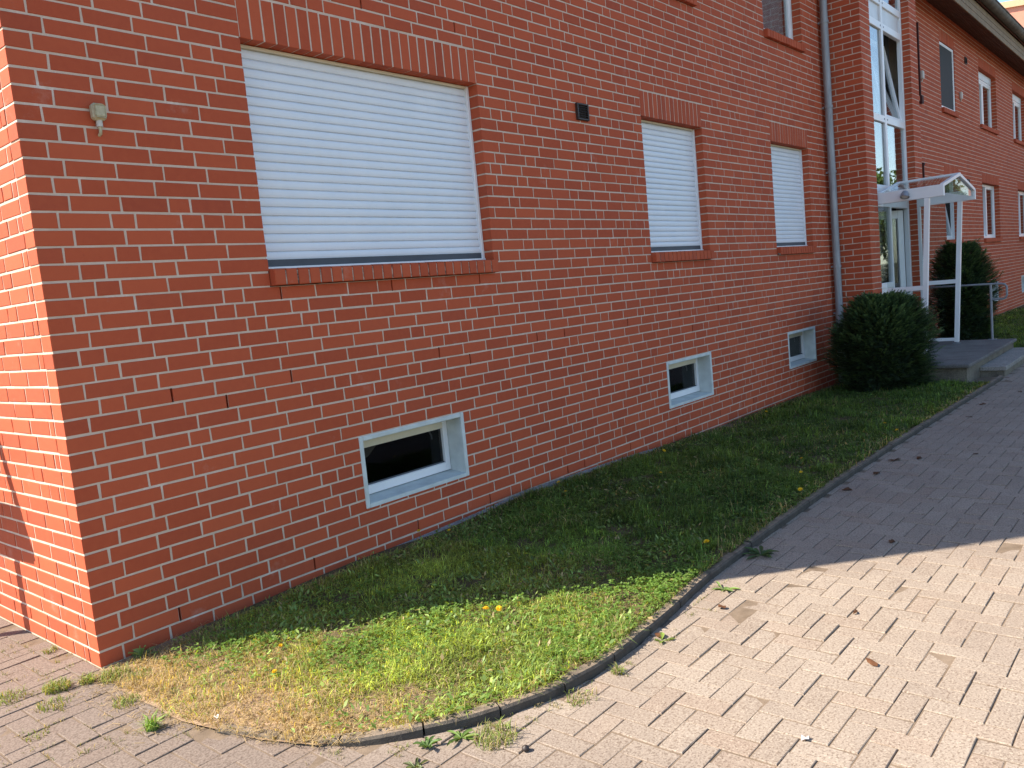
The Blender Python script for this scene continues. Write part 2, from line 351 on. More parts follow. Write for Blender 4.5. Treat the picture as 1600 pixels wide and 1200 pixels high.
BF = [(0,1,2,3)]+[(4+i, 4+(i+1) % 4, (i+1) % 4, i) for i in range(4)]+[(8+i, 8+(i+1) % 4, 4+(i+1) % 4, 4+i) for i in range(4)]
bcache = {}
rp = random.Random(3)
stuffV = []; stuffF = []
for i, (vis, ar, x, y, w, h) in enumerate(blk):
    z = path_z(x+w/2)+rp.uniform(-0.0030, 0.0022)
    if i < 300:
        key = (w > h, rp.randrange(8))
        if key not in bcache: bcache[key] = MB().add(block_verts(w, h, r=rp), BF).mesh('paver', M['paver'])
        o = link('paver', bcache[key], path, (x, y, z)); o.rotation_euler = (rp.uniform(-.012, .012), rp.uniform(-.012, .012), rp.uniform(-.010, .010))
    else:
        v = block_verts(w, h, r=rp); b = len(stuffV); stuffV += [(p[0]+x, p[1]+y, p[2]+z) for p in v]; stuffF += [[b+k for k in f] for f in BF]
o = link('paver_field', np_mesh('paver_field', stuffV, stuffF, None, [M['paver']]), path); o['kind'] = 'stuff'

# ------------------------------------------------------------------ kerb of edging stones
def kpoint(s):       # arclength sampled kerb line
    return np.interp(s, KS, KPX), np.interp(s, KS, KPY)
dense = [(x, kerb_y(x)) for x in np.concatenate([np.linspace(-0.06, 2.4, 80), np.linspace(2.5, 16, 60)])]
KPX = np.array([p[0] for p in dense]); KPY = np.array([p[1] for p in dense])
KPX[:80] = np.convolve(np.pad(KPX[:80], 4, 'edge'), np.ones(9)/9, 'valid'); KPY[:80] = np.convolve(np.pad(KPY[:80], 4, 'edge'), np.ones(9)/9, 'valid')
KS = np.concatenate([[0], np.cumsum(np.hypot(np.diff(KPX), np.diff(KPY)))])
kerb = empty('kerb'); kerb['kind'] = 'structure'
cuts = [0.02, 0.32, 0.60, 0.93, 1.24, 1.55, 1.87, 2.2, 2.55]
while cuts[-1] < KS[-1]-1.0 and kpoint(cuts[-1])[0] < 10.6: cuts.append(cuts[-1]+0.995)
rk = random.Random(5)
for a, b in zip(cuts[:-1], cuts[1:]):
    n = max(2, int((b-a)/0.08)); V = []; g = 0.004
    for s in np.linspace(a+g, b-g, n+1):
        x, y = kpoint(s); x2, y2 = kpoint(s+0.02); t = Vector((x2-x, y2-y, 0)).normalized(); nn = Vector((-t.y, t.x, 0))   # nn points into the lawn
        top = path_z(x)+0.042*min(1, max(0.25, (s-0.25)/0.7))+rk.uniform(-.0015, .0015); w = 0.055
        for off, zz in ((0, path_z(x)-0.06), (0, top-0.010), (0.008, top), (w-0.006, top+0.002), (w, top-0.006), (w, path_z(x)-0.06)):
            V.append((x+nn.x*off, y+nn.y*off, zz))
    F = [(i*6+j, i*6+j+1, (i+1)*6+j+1, (i+1)*6+j) for i in range(n) for j in range(5)]+[(0,5,4,3),(0,3,2,1),(n*6,n*6+1,n*6+2,n*6+3),(n*6,n*6+3,n*6+4,n*6+5)]
    o = link('kerb_stone', np_mesh('kerb_stone', V, F, None, [M['kerb']]), kerb); o.location.z = rk.uniform(-.003, .003)

# ------------------------------------------------------------------ the brick building
C = 0.25/3; BH = 0.0714; JT = 0.0118
TX0, TX1, TY = 10.65, 13.52, -0.53                 # stair tower
GX0, GX1, GY = 11.07, 13.10, -0.415                # its glazed bay
XEND = 36.0; WTOP = 78*C
bld = empty('apartment_building')
tag(bld, 'long red brick apartment building with white roller shutters and a glazed stairwell', 'building')
lower = [(1.244, 3.244, 'shut'), (5.59, 6.84, 'shut'), (8.66, 9.91, 'shut'), (14.29, 15.54, 'tilt'), (17.36, 18.61, 'tilt'), (20.96, 22.96, 'tilt'), (25.6, 27.6, 'tilt'), (30.0, 31.25, 'fix')]
upper = [(1.244, 3.244, 'fix'), (5.59, 6.84, 'fix'), (8.66, 9.91, 'curtain'), (14.29, 15.54, 'fix'), (17.36, 18.61, 'screen'), (20.96, 22.96, 'box'), (25.2, 27.2, 'boxtilt'), (30.0, 31.25, 'fix')]
base = [(1.752, 2.735), (5.712, 6.685), (8.83, 9.79), (14.41, 15.37), (17.5, 18.47), (21.45, 22.43), (25.75, 26.73)]
ZL = [(22, 39, 42), (54, 71, 74)]                  # sill bottom, lintel bottom, lintel top in courses
holes = []                                         # brick-free rectangles of the long wall
for (lst, (a, b, c)) in ((lower, ZL[0]), (upper, ZL[1])):
    for x0, x1, k in lst: holes.append((x0, x1, a*C, c*C))
for x0, x1 in base: holes.append((x0+.004, x1-.004, 0.358, 0.826))
weeps = [(15, x) for x in (0.44, 1.32, 2.60, 3.71, 4.19, 5.03, 6.1, 7.0, 7.9, 8.8, 9.7)]+[(14, 0.75), (14, 2.92), (13, 6.4)]+[(1, x) for x in (0.42, 1.31, 2.18, 3.05, 3.9, 4.18, 5.05, 5.93, 6.8, 7.7)]+[(43, 2.07), (43, 3.07), (42, 1.16), (21, 1.36), (21, 2.22), (21, 3.08)]
bricks = []      # (facade, s0, s1, z0, z1)
slots = []       # open joints
rb = random.Random(11)
def run(s_start, s_end, first, prev, phead=0.17):
    """brick intervals of a course; keeps perpends away from those below"""
    out = []; s = s_start; w = first; k = 0
    while s < s_end-0.03:
        e = min(s+w, s_end)
        if s_end-e < 0.055: e = s_end
        out.append((s, e)); s = e+JT if e < s_end else s_end; k += 1
        w = 0.2385
        if prev is not None:
            bad = lambda ww: min((abs(s+ww+JT/2-p) for p in prev), default=9) < 0.038
            hd = rb.random() < phead
            if hd and not bad(0.1135): w = 0.1135
            elif bad(0.2385): w = 0.1135 if not bad(0.1135) else 0.176
        elif rb.random() < phead: w = 0.1135
    return out
def clip(s0, s1, z0, z1, hs):
    todo = [(s0, s1, z0, z1)]
    for (a, b, c, d) in hs:
        nxt = []
        for (p, q, r, t) in todo:
            if q <= a+1e-4 or p >= b-1e-4 or t <= c+1e-4 or r >= d-1e-4: nxt.append((p, q, r, t)); continue
            if a-p > 0.001: nxt.append((p, a, r, t))
            if q-b > 0.001: nxt.append((b, q, r, t))
            if c-r > 0.008: nxt.append((max(p, a), min(q, b), r, c-.002))
            if t-d > 0.008: nxt.append((max(p, a), min(q, b), d+.002, t))
        todo = nxt
    return todo
K0, K1 = -2, 78
def course_z(k): return k*C+(C-BH)/2, (k+1)*C-(C-BH)/2
prev = None
hole_ext = holes
for k in range(K0, K1):
    z0, z1 = course_z(k); seqs = [run(0.0, TX0-0.004, 0.1135 if k % 2 == 0 else 0.176, prev), run(TX1+0.004, XEND, 0.1135 if k % 2 == 0 else 0.176, prev)]
    ends = []; pcs = []
    for sq in seqs:
        for (a, b) in sq:
            ends.append(b+JT/2)
            for (wk, wx) in weeps:
                if wk == k and abs(b+JT/2-wx) < 0.13: slots.append((b, b+JT, z0-.002, z1+.002)); weeps.remove((wk, wx)); break
            pcs += clip(a, b, z0, z1, hole_ext)
    full = sorted(p for p in pcs if p[3]-p[2] > 0.06); part_ = [p for p in pcs if p[3]-p[2] <= 0.06]
    # bits left beside a jamb belong to the neighbouring brick
    i = 0
    while i < len(full):
        p = full[i]
        if p[1]-p[0] < 0.06:
            if i > 0 and 0 <= p[0]-full[i-1][1] < 0.02: full[i-1] = (full[i-1][0], p[1], *p[2:]); full.pop(i); continue
            if i+1 < len(full) and 0 <= full[i+1][0]-p[1] < 0.02: full[i+1] = (p[0], *full[i+1][1:]); full.pop(i); continue
        i += 1
    for i, p in enumerate(full):            # no mortar strip standing in a jamb
        for h in holes:
            if p[3] > h[2]+.01 and p[2] < h[3]-.01:
                if 0 < p[0]-h[1] < 0.016: full[i] = p = (h[1], *p[1:])
                if 0 < h[0]-p[1] < 0.016: full[i] = p = (p[0], h[0], *p[2:])
    bricks += [('F', *p) for p in full+part_]
    prev = ends
prev = None
for k in range(K0, K1):                       # gable wall, facing the sun
    z0, z1 = course_z(k); sq = run(0.1135+JT, 9.9, 0.052 if k % 2 == 0 else 0.2385, prev, 0.2)
    for a, b in sq: bricks.append(('G', a, b, z0, z1))
    prev = [b+JT/2 for a, b in sq]
for k in range(K0, K1+6):                     # stair tower: side, piers, reveals
    z0, z1 = course_z(k); even = k % 2 == 0; D = 0.1135
    if even: fl = [(TX0, TX0+0.2385), (TX0+0.25, GX0)]; sd_ = [(TY+D+JT, TY+D+JT+0.2385), (TY+D+JT+0.25, -0.001)]
    else: fl = [(TX0+D+JT, GX0)]; sd_ = [(TY, TY+0.2385), (TY+0.25, TY+0.4885)]
    for a, b in fl: bricks.append(('T', a, b, z0, z1))
    for a, b in sd_: bricks.append(('S', a, b, z0, z1))
    fr = [(GX1, GX1+0.2385), (GX1+0.25, TX1)] if even else [(GX1, GX1+0.176), (GX1+0.188, TX1)]
    for a, b in fr: bricks.append(('T', a, b, z0, z1))
def brick_local(w, h, d, r):
    j = lambda s: (r.random()-0.5)*s
    c = 0.0028
    o = [(j(.0036), j(.0028)), (w+j(.0036), j(.0028)), (w+j(.0036), h+j(.0028)), (j(.0036), h+j(.0028))]
    i = [(p[0]+(c if q in (0, 3) else -c), p[1]+(c if q in (0, 1) else -c)) for q, p in enumerate(o)]
    return [(p[0], j(.0012), p[1]) for p in i]+[(p[0], 0.0022, p[1]) for p in o]+[(p[0], d, p[1]) for p in o]
def facade_frame(f, s0, s1, z0):
    """object location and z rotation; local x along the wall, local y into it"""
    if f == 'F': return (s0, 0.0, z0), 0.0
    if f == 'T': return (s0, TY, z0), 0.0
    if f == 'G': return (0.0, s1, z0), -math.pi/2
    if f == 'S': return (TX0, s1, z0), -math.pi/2
def brick_size(i):
    f, s0, s1, z0, z1 = bricks[i]
    loc, rz = facade_frame(f, s0, s1, z0); n = np.array([0, -1, 0]) if rz == 0 else np.array([-1, 0, 0])
    c = np.array(loc)+(np.array([s1-s0, 0, 0]) if rz == 0 else np.array([0, s0-s1, 0]))/2+np.array([0, 0, (z1-z0)/2])
    u, v, d = project(c)
    if d < 0.3 or not (0 < u < 1600 and 0 < v < 1200): return 0.0
    vd = CAM-c; return (s1-s0)*(z1-z0)*(vd @ n)/np.linalg.norm(vd)/d**2
order = sorted(range(len(bricks)), key=lambda i: -brick_size(i))
wall_mb = MB()
def wall_sheet(x0, x1, z0, z1, hs, y, mb):
    """mortar sheet with rectangular holes"""
    xs = sorted({x0, x1, *[min(max(v, x0), x1) for h in hs for v in h[:2]]}); zs = sorted({z0, z1, *[min(max(v, z0), z1) for h in hs for v in h[2:]]})
    for a, b in zip(xs[:-1], xs[1:]):
        lo = None
        for c, d in zip(zs[:-1], zs[1:]):
            m = ((a+b)/2, (c+d)/2); inside = any(h[0] < m[0] < h[1] and h[2] < m[1] < h[3] for h in hs)
            if not inside and lo is None: lo = c
            if (inside or d == zs[-1]) and lo is not None:
                hi = c if inside else d
                mb.quad((a, y, lo), (b, y, lo), (b, y, hi), (a, y, hi)); lo = None
RM = 0.0034
mh = [(a-.004, b+.004, c-.002, d+.002) for (a, b, c, d) in holes]
near = [h for h in mh if h[0] < TX0]; far_ = [h for h in mh if h[0] > TX0]
wall_sheet(0.0035, TX0+.05, K0*C, WTOP, near+slots, RM, wall_mb)
wall_sheet(TX1-.05, XEND, K0*C, WTOP, far_, RM, wall_mb)
for (a, b, c, d) in mh:                        # mortar in the reveals
    for x, sgn in ((a, 1), (b, -1)): wall_mb.quad((x, RM, c), (x, 0.135, c), (x, 0.135, d), (x, RM, d))
wall_mb.quad((RM, 0.0035, K0*C), (RM, 9.9, K0*C), (RM, 9.9, WTOP), (RM, 0.0035, WTOP))
T1 = (K1+6)*C
wall_mb.quad((TX0+RM, TY+RM, K0*C), (TX0+RM, 0.02, K0*C), (TX0+RM, 0.02, T1), (TX0+RM, TY+RM, T1))
for a, b in ((TX0+RM, GX0-RM), (GX1+RM, TX1)):
    wall_mb.quad((a, TY+RM, K0*C), (b, TY+RM, K0*C), (b, TY+RM, T1), (a, TY+RM, T1))
for x in (GX0-RM, GX1+RM): wall_mb.quad((x, TY+RM, K0*C), (x, GY+.03, K0*C), (x, GY+.03, T1), (x, TY+RM, T1))
wall_mb.box(TX1, TX1+.004, TY+RM, 0.01, K0*C, T1)
for (a, b, c, d) in slots: wall_mb.box(a-.01, b+.01, 0.07, 0.075, c-.01, d+.01)
# plain rear and end walls close the volume
wall_mb.box(0.02, XEND, 9.85, 9.95, K0*C, WTOP); wall_mb.box(XEND-.1, XEND, 0.02, 9.85, K0*C, WTOP)
wall_mb.prism([(0.02, WTOP), (9.9, WTOP), (4.95, 10.2)], 'x', 0.004, 0.1); wall_mb.prism([(0.02, WTOP), (9.9, WTOP), (4.95, 10.2)], 'x', XEND-.1, XEND-.004)
wall = wall_mb.build('wall', M['mortar'], bld)
bk = {}; VV = []; 
rbk = random.Random(17)
VA = []; nb = 0
for rank, i in enumerate(order):
    f, s0, s1, z0, z1 = bricks[i]; loc, rz = facade_frame(f, s0, s1, z0); w = s1-s0; h = z1-z0
    if rank < 300:
        key = (round(w, 3), round(h, 3), rbk.randrange(4))
        if key not in bk: bk[key] = MB().add(brick_local(w, h, 0.1135, rbk), BF).mesh('brick', M['brick'])
        o = link('brick', bk[key], wall, (loc[0]+rbk.uniform(-.0008, .0008), loc[1]+rbk.uniform(-.0012, .0008), loc[2]+rbk.uniform(-.0006, .0006)), rz)
    else:
        v = np.array(brick_local(w, h, 0.1135, rbk)); v[:, 1] += rbk.uniform(-.0012, .0008)
        if rz: v = np.stack([v[:, 1], -v[:, 0], v[:, 2]], 1)
        VA.append(v+np.array(loc)); nb += 1
FB = (np.arange(nb)*12)[:, None, None]+np.array(BF)[None]
o = link('brickwork', np_mesh('brickwork', np.concatenate(VA), FB.reshape(-1, 4), None, [M['brick']]), wall); o['kind'] = 'stuff'

# lintels of upright bricks and sills of edge-laid bricks
lint_mesh = {}
def lintel(x0, x1, zb):
    n = round((x1-x0)/C); p = (x1-x0)/n
    l = MB().box(x0-.003, x1+.003, RM, 0.11, zb+.0035, zb+3*C+.002).build('lintel', M['mortar'], bld)
    for i in range(n):
        k = rbk.randrange(4)
        if k not in lint_mesh: lint_mesh[k] = MB().add(brick_local(p-JT, 0.2385, 0.1135, rbk), BF).mesh('lintel_brick', M['brick'])
        link('lintel_brick', lint_mesh[k], l, (x0+i*p+JT/2, rbk.uniform(-.001, .001), zb+rbk.uniform(0, .0012)))
sill_mesh = {}
def sill(x0, x1, zb):
    n = round((x1-x0)/C); p = (x1-x0)/n; y0 = -0.05; h = 0.098
    s = MB().prism([(y0+.007, zb+.004), (0.12, zb+.004), (0.12, zb+h+.008), (y0+.007, zb+h-.010)], 'x', x0+.006, x1-.006).build('window_sill', M['sillmortar'], bld)
    for i in range(n):
        k = rbk.randrange(5)
        if k not in sill_mesh:
            w = p-0.011; j = lambda q: rbk.uniform(-q, q); c = 0.004
            v = [(c,0,.004+c),(w-c,0,.004+c),(w-c,0,h-.004-c),(c,0,h-.004-c), (j(.001),c,.003),(w+j(.001),c,.003),(w+j(.001),c,h-.003+j(.001)),(j(.001),c,h-.003+j(.001)),
                 (0,.17,.003),(w,.17,.003),(w,.17,h+.014),(0,.17,h+.014)]
            sill_mesh[k] = MB().add(v, BF).mesh('sill_brick', M['brick'])
        link('sill_brick', sill_mesh[k], s, (x0+i*p+.0055, y0+rbk.uniform(-.001, .001), zb+rbk.uniform(-.001, .001)))

# windows
def slat_mesh(w, p):
    prof = [(0.006, 0.0), (-0.0040, 0.003), (-0.0075, p*0.28), (-0.0082, p*0.55), (-0.0060, p-0.012), (-0.002, p-0.0055), (0.006, p)]
    V = [(x, y, z) for x in (0, w) for (y, z) in prof]; n = len(prof)
    return np_mesh('slat', V, [(i, n+i, n+i+1, i+1) for i in range(n-1)], None, [M['slat']])
def room(mb_parent, x0, x1, z0, z1, y0=0.19, d=1.6, mat='room'):
    r = MB(); a, b = x0-.02, x1+.02; c, e = z0-.02, z1+.02; y1 = y0+d
    r.quad((a,y0,c),(a,y1,c),(a,y1,e),(a,y0,e)); r.quad((b,y0,c),(b,y0,e),(b,y1,e),(b,y1,c)); r.quad((a,y0,c),(b,y0,c),(b,y1,c),(a,y1,c))
    r.quad((a,y0,e),(a,y1,e),(b,y1,e),(b,y0,e)); r.quad((a,y1,c),(b,y1,c),(b,y1,e),(a,y1,e))
    return r.build('room_lining', M[mat], mb_parent)
def frame_mb(x0, x1, z0, z1, y0, y1, t, mb=None):
    mb = mb or MB()
    mb.cbox(x0, x0+t, y0, y1, z0, z1); mb.cbox(x1-t, x1, y0, y1, z0, z1); mb.cbox(x0+t-.001, x1-t+.001, y0+.001, y1-.001, z0, z0+t); mb.cbox(x0+t-.001, x1-t+.001, y0+.001, y1-.001, z1-t, z1)
    return mb
def pane(parent, x0, x1, z0, z1, y, mat='glass', name='pane'):
    return MB().box(x0, x1, y, y+.006, z0, z1).build(name, M[mat], parent)
def shutter_window(x0, x1, zs, zl):
    zb = zs+0.103
    w = MB()
    for a in (x0+.001, x1-.029): w.cbox(a, a+.028, 0.088, 0.125, zb+.012, zl-.002, 0.003)          # guide rails
    w.cbox(x0+.002, x1-.002, 0.078, 0.13, zb-.004, zb+.016, 0.003)                                   # threshold strip
    w = w.build('window', M['pvc'], bld)
    MB().box(x0+.004, x1-.004, 0.10, 0.13, zb+.016, zb+.060).build('bottom_gap', M['gasket'], w)
    MB().cbox(x0+.004, x1-.004, 0.09, 0.13, zl-.022, zl-.003, 0.003).build('shutter_box_edge', M['cream'], w)
    zt = zl-.022; n = int(round((zt-(zb+.056))/0.0535)); p = (zt-(zb+.056))/n; me = slat_mesh(x1-x0-.05, p)
    for i in range(n): link('slat', me, w, (x0+.025, 0.112+rbk.uniform(-.0008, .0008), zb+.056+i*p))
def glazed_window(x0, x1, zs, zl, kind):
    zb = zs+0.10; wide = x1-x0 > 1.6; y0, y1 = 0.115, 0.18
    if kind == 'screen': y0, y1 = 0.02, 0.07
    zt = zl-.003
    top = zt-(0.17 if kind.startswith('box') else 0)
    fr = frame_mb(x0+.004, x1-.004, zb, top, y0, y1, 0.055)
    if wide and kind != 'screen': fr.cbox((x0+x1)/2-.035, (x0+x1)/2+.035, y0+.002, y1-.002, zb+.05, top-.05)
    w = fr.build('window', M['pvc'], bld)
    room(w, x0, x1, zb, zt)
    if kind.startswith('box'):
        MB().cbox(x0+.004, x1-.004, y0-.01, y1, top, zt, 0.006).build('shutter_box', M['alu'], w)
    halves = [(x0+.055, x1-.055)] if not wide else [(x0+.055, (x0+x1)/2-.035), ((x0+x1)/2+.035, x1-.055)]
    for hi, (a, b) in enumerate(halves):
        tilt = ('tilt' in kind) and hi == 0
        c = frame_mb(0, b-a, 0, top-zb-.1, -0.012, 0.045, 0.05).build('casement', M['pvc'], w, (a, y0+.02, zb+.05))
        pane(c, .045, b-a-.045, .045, top-zb-.145, 0.012)
        if tilt: c.rotation_euler = (math.radians(-9), 0, 0); c.location.y += 0.03
        if kind in ('curtain', 'tilt', 'boxtilt', 'fix') :
            cu = MB(); nfold = 26; ww = (b-a)*(0.95 if kind == 'curtain' else 0.6); xs_ = [(a+0.02)+ww*i/nfold for i in range(nfold+1)]
            V = [(x, (0.225 if kind == 'curtain' else 0.29)+0.018*math.sin(i*1.9)+0.008*math.sin(i*0.7), z) for i, x in enumerate(xs_) for z in (zb+.03, top-.03)]
            F = [(2*i, 2*i+2, 2*i+3, 2*i+1) for i in range(nfold)]
            cu.add(V, F, smooth=True); cu.build('curtain', M['curtain'], w)
    if kind == 'screen':
        MB().box(x0+.05, x1-.05, y0+.008, y0+.011, zb+.04, top-.04).build('insect_screen', M['screen'], w)
for lst, (a, b, c) in ((lower, ZL[0]), (upper, ZL[1])):
    for x0, x1, k in lst:
        lintel(x0, x1, b*C); sill(x0, x1, a*C)
        (shutter_window if k == 'shut' else lambda *q: glazed_window(*q, k))(x0, x1, a*C, b*C)
for i, (x0, x1) in enumerate(base):
    z0, z1 = 0.354, 0.832; t = 0.034; y0, y1 = -0.007, 0.205
    s = MB()
    s.cbox(x0, x0+t, y0, y1, z0, z1, .005); s.cbox(x1-t, x1, y0, y1, z0, z1, .005); s.cbox(x0+t-.001, x1-t+.001, y0+.0015, y1, z1-t, z1-.0015, .005)
    s.prism([(y0+.0015, z0+.0015), (y1, z0+.0015), (y1, z0+t+.012), (y0+.0015, z0+t-.006)], 'x', x0+t-.001, x1-t+.001)
    w = s.build('basement_window', M['surround'], bld)
    a, b = x0+t+.002, x1-t-.002; c, d = z0+t+.013, z1-t-.002
    f = MB(); f.cbox(a, a+.045, .145, .20, c, d); f.cbox(b-.045, b, .145, .20, c, d); f.cbox(a+.044, b-.044, .1465, .1985, c, c+.062)
    f.build('window_frame', M['pvc'], w)
    MB().cbox(a+.044, b-.044, .1465, .1985, d-.075, d).build('head_frame', M['cream'], w)
    pane(w, a+.04, b-.04, c+.06, d-.07, .172, 'cellarglass')
    MB().box(a+.045, b-.045, .163, .172, c+.0615, c+.071).build('glazing_bead', M['gasket'], w)
    room(w, a, b, c, d, 0.21, 1.2, 'darkroom')
    if i == 0: MB().prism([(a+.02, d-.03), (a+.36, d-.03), (a+.20, d-.15), (a+.02, d-.20)], 'y', 0.215, 0.225).build('blind', M['cream'], w)
    if i < 3: MB().tube([(b-.10, .25, d-.08), (b-.07, .25, d-.13), (b-.068, .25, d-.16)], .006, 8).build('inner_handle', M['alu'], w)

# roof, eaves and gutter
YR, ZR = 4.95, 10.2
e0, ez = -0.52, 6.30
roof = MB().prism([(e0-.05, ez+.42), (YR, ZR+.18), (9.9+.57, ez+.42), (9.9+.57, ez+.34), (YR, ZR+.06), (e0-.05, ez+.34)], 'x', -0.35, XEND+.35).build('roof', M['roof'], bld)
nbd = 6
for i in range(nbd):
    ya, yb = e0+(-e0)*i/nbd, e0+(-e0)*(i+1)/nbd; za, zb_ = ez+.19*i/nbd, ez+.19*(i+1)/nbd
    for xa, xb in ((-0.3, TX0-.05), (TX1+.05, XEND)):
        MB().prism([(ya+.003, za), (yb-.003, zb_), (yb-.003, zb_+.015), (ya+.003, za+.015)], 'x', xa, xb).build('soffit_board', M['soffit'], roof)
for xa, xb in ((-0.3, XEND),):
    for i in range(3): MB().prism([(e0-.022, ez-.01+i*.115), (e0-.001, ez-.01+i*.115), (e0-.001, ez+.10+i*.115), (e0-.022+.004, ez+.10+i*.115)], 'x', xa, xb).build('fascia_board', M['fascia'], roof)
    V = []; n = 10; xs_ = [xa, xb]
    for x in xs_:
        for r_ in (0.105, 0.097):
            for j in range(n+1): an = math.pi+math.pi*j/n; V.append((x, e0-.135+r_*math.cos(an), ez+.45+r_*math.sin(an)))
    m1 = n+1; F = [(j, 2*m1+j, 2*m1+j+1, j+1) for j in range(n)]+[(m1+j+1, 3*m1+j+1, 3*m1+j, m1+j) for j in range(n)]
    g = MB().add(V, F, 0, True); g.tube([(xa, e0-.245, ez+.455), (xb, e0-.245, ez+.455)], .013, 8)
    gut = g.build('gutter', M['gutter'], roof)
tower_roof = MB().box(TX0-.1, TX1+.1, TY-.12, 3.0, T1, T1+.12).build('tower_roof', M['gutter'], bld)

# rain pipe in the inner corner
px, py, pr_ = 10.555, -0.085, 0.05
pipe = MB().tube([(px, py, -0.05), (px, py, 0.95)], .058, 18).tube([(px, py, 0.94), (px, py, 6.1)], pr_, 18).tube([(px, py, 6.1), (px, py-.12, 6.35), (px, e0-.1, 6.62)], pr_, 18).build('downpipe', M['zinc'], bld)
for z in (0.95, 1.62, 2.95, 3.85, 5.0):
    MB().tube([(px, py, z-.018), (px, py, z+.018)], pr_+.009, 18).box(px-.012, px+.012, py+.05, 0.02, z-.012, z+.012).build('pipe_bracket', M['zinc'], pipe)

# stairwell glazing
gl = MB()
zg0, zg1 = 2.66, T1-.02; xm = 12.06
for a, b in ((GX0, GX0+.06), (xm-.045, xm+.045), (GX1-.06, GX1)): gl.cbox(a+.001, b-.001, GY, GY+.07, zg0, zg1, .006)
trans = [2.66, 3.70, 5.07, 5.42, 6.3]
for z in trans:
    for a, b in ((GX0+.06, xm-.045), (xm+.045, GX1-.06)): gl.cbox(a-.001, b+.001, GY+.002, GY+.068, z, z+.105, .005)
glz = gl.build('stairwell_glazing', M['pvc'], bld)
zz = trans+[zg1]
for i in range(len(zz)-1):
    for h, (a, b) in enumerate(((GX0+.055, xm-.04), (xm+.04, GX1-.055))):
        z0, z1 = zz[i]+.10, zz[i+1]+.005
        if i == 1 and h == 1:
            c = frame_mb(0, b-a, 0, z1-z0, -.02, .04, .055).build('open_casement', M['pvc'], glz, (a, GY+.05, z0)); c.rotation_euler = (math.radians(-10), 0, 0)
            pane(c, .05, b-a-.05, .05, z1-z0-.05, 0.01)
        elif i == 2: MB().box(a, b, GY+.03, GY+.036, z0, z1).build('spandrel_panel', M['alu'], glz)
        else: pane(glz, a, b, z0, z1, GY+.03)
for z in (3.755, 5.12, 5.47):
    for dx in (-.075, .075): MB().tube([(xm+dx, GY-.004, z), (xm+dx, GY+.004, z)], .014, 10).build('cover_cap', M['steelcap'], glz)
r = MB(); y1 = 2.6
r.quad((GX0,GY+.2,0.2),(GX0,y1,0.2),(GX0,y1,T1),(GX0,GY+.2,T1)); r.quad((GX1,GY+.2,.2),(GX1,y1,.2),(GX1,y1,T1),(GX1,GY+.2,T1)); r.quad((GX0,y1,.2),(GX1,y1,.2),(GX1,y1,T1),(GX0,y1,T1)); r.quad((GX0,GY+.1,.21),(GX1,GY+.1,.21),(GX1,y1,.21),(GX0,y1,.21))
for zf in (2.5, 3.9, 5.25): r.box(GX0, GX1, 0.6, y1, zf, zf+.16)
r.build('stair_hall', M['room'], glz)

# entrance: sidelight, letter boxes and half-open door
LZ = 0.20
df = MB()
for a, b in ((GX0, GX0+.055), (12.06, 12.13), (GX1-.07, GX1)): df.cbox(a+.001, b-.001, GY, GY+.075, LZ, 2.66, .005)
df.cbox(GX0+.054, GX1-.069, GY+.002, GY+.073, 2.44, 2.66, .005); df.cbox(GX0+.054, 12.061, GY+.002, GY+.073, 1.22, 1.30, .005); df.cbox(GX0+.054, 12.061, GY+.002, GY+.073, LZ, LZ+.1, .005)
door = df.build('entrance_frame', M['pvc'], bld)
pane(door, GX0+.05, 12.065, 1.295, 2.445, GY+.03, 'glass')
pb = MB().box(GX0+.052, 12.063, GY+.02, GY+.05, LZ+.098, 1.222).build('letter_box_panel', M['pvc'], door)
for z in (1.02, .86, .70): MB().cbox(11.62, 12.0, GY+.008, GY+.022, z-.06, z+.06, .004).build('letter_box', M['alu'], pb)
dl = frame_mb(0, .86, 0, 2.2, -.03, .03, .13).build('door', M['pvc'], door, (13.02, GY+.10, LZ+.02), math.radians(180-22))
pane(dl, .12, .74, .12, 2.08, 0, 'doorglass')
MB().tube([(.80, .03, .95), (.80, .085, .95), (.80, .085, 1.25), (.80, .03, 1.25)], .012, 8).build('handle', M['galv'], dl)

# ------------------------------------------------------------------ entrance canopy
ex0, ex1, ey0, ey1, ez0, ez1 = 11.19, 13.14, -0.50, -1.37, 2.445, 2.605
xr, zr = (ex0+ex1)/2, 2.785
can = empty('entrance_canopy', (xr, -0.9, LZ)); tag(can, 'white framed glass canopy with pitched roof over the entrance door', 'canopy')
inv = Matrix.Translation((-xr, 0.9, -LZ))
def cpart(mb, name, mat, parent=can):
    o = mb.build(name, M[mat], parent)
    if parent is can: o.matrix_parent_inverse = Matrix.Identity(4); o.data.transform(inv)
    return o
cpart(MB().cbox(ex0-.03, ex0+.03, ey1, ey0, ez0, ez1, .006), 'eave_beam', 'pvc')
cpart(MB().cbox(ex1-.03, ex1+.03, ey1, ey0, ez0, ez1, .006), 'eave_beam', 'pvc')
for y in (ey1+.025, (ey0+ey1)/2, ey0-.03):
    for xa in (ex0, ex1):
        if abs(y-(ey0+ey1)/2) < .01: continue
        cpart(MB().beam((xa, y, ez1-.01), (xr, y, zr), .045, .045), 'rafter', 'pvc')
cpart(MB().beam((xr, ey1+.0, zr+.005), (xr, ey0, zr+.005), .06, .035), 'ridge_beam', 'pvc')
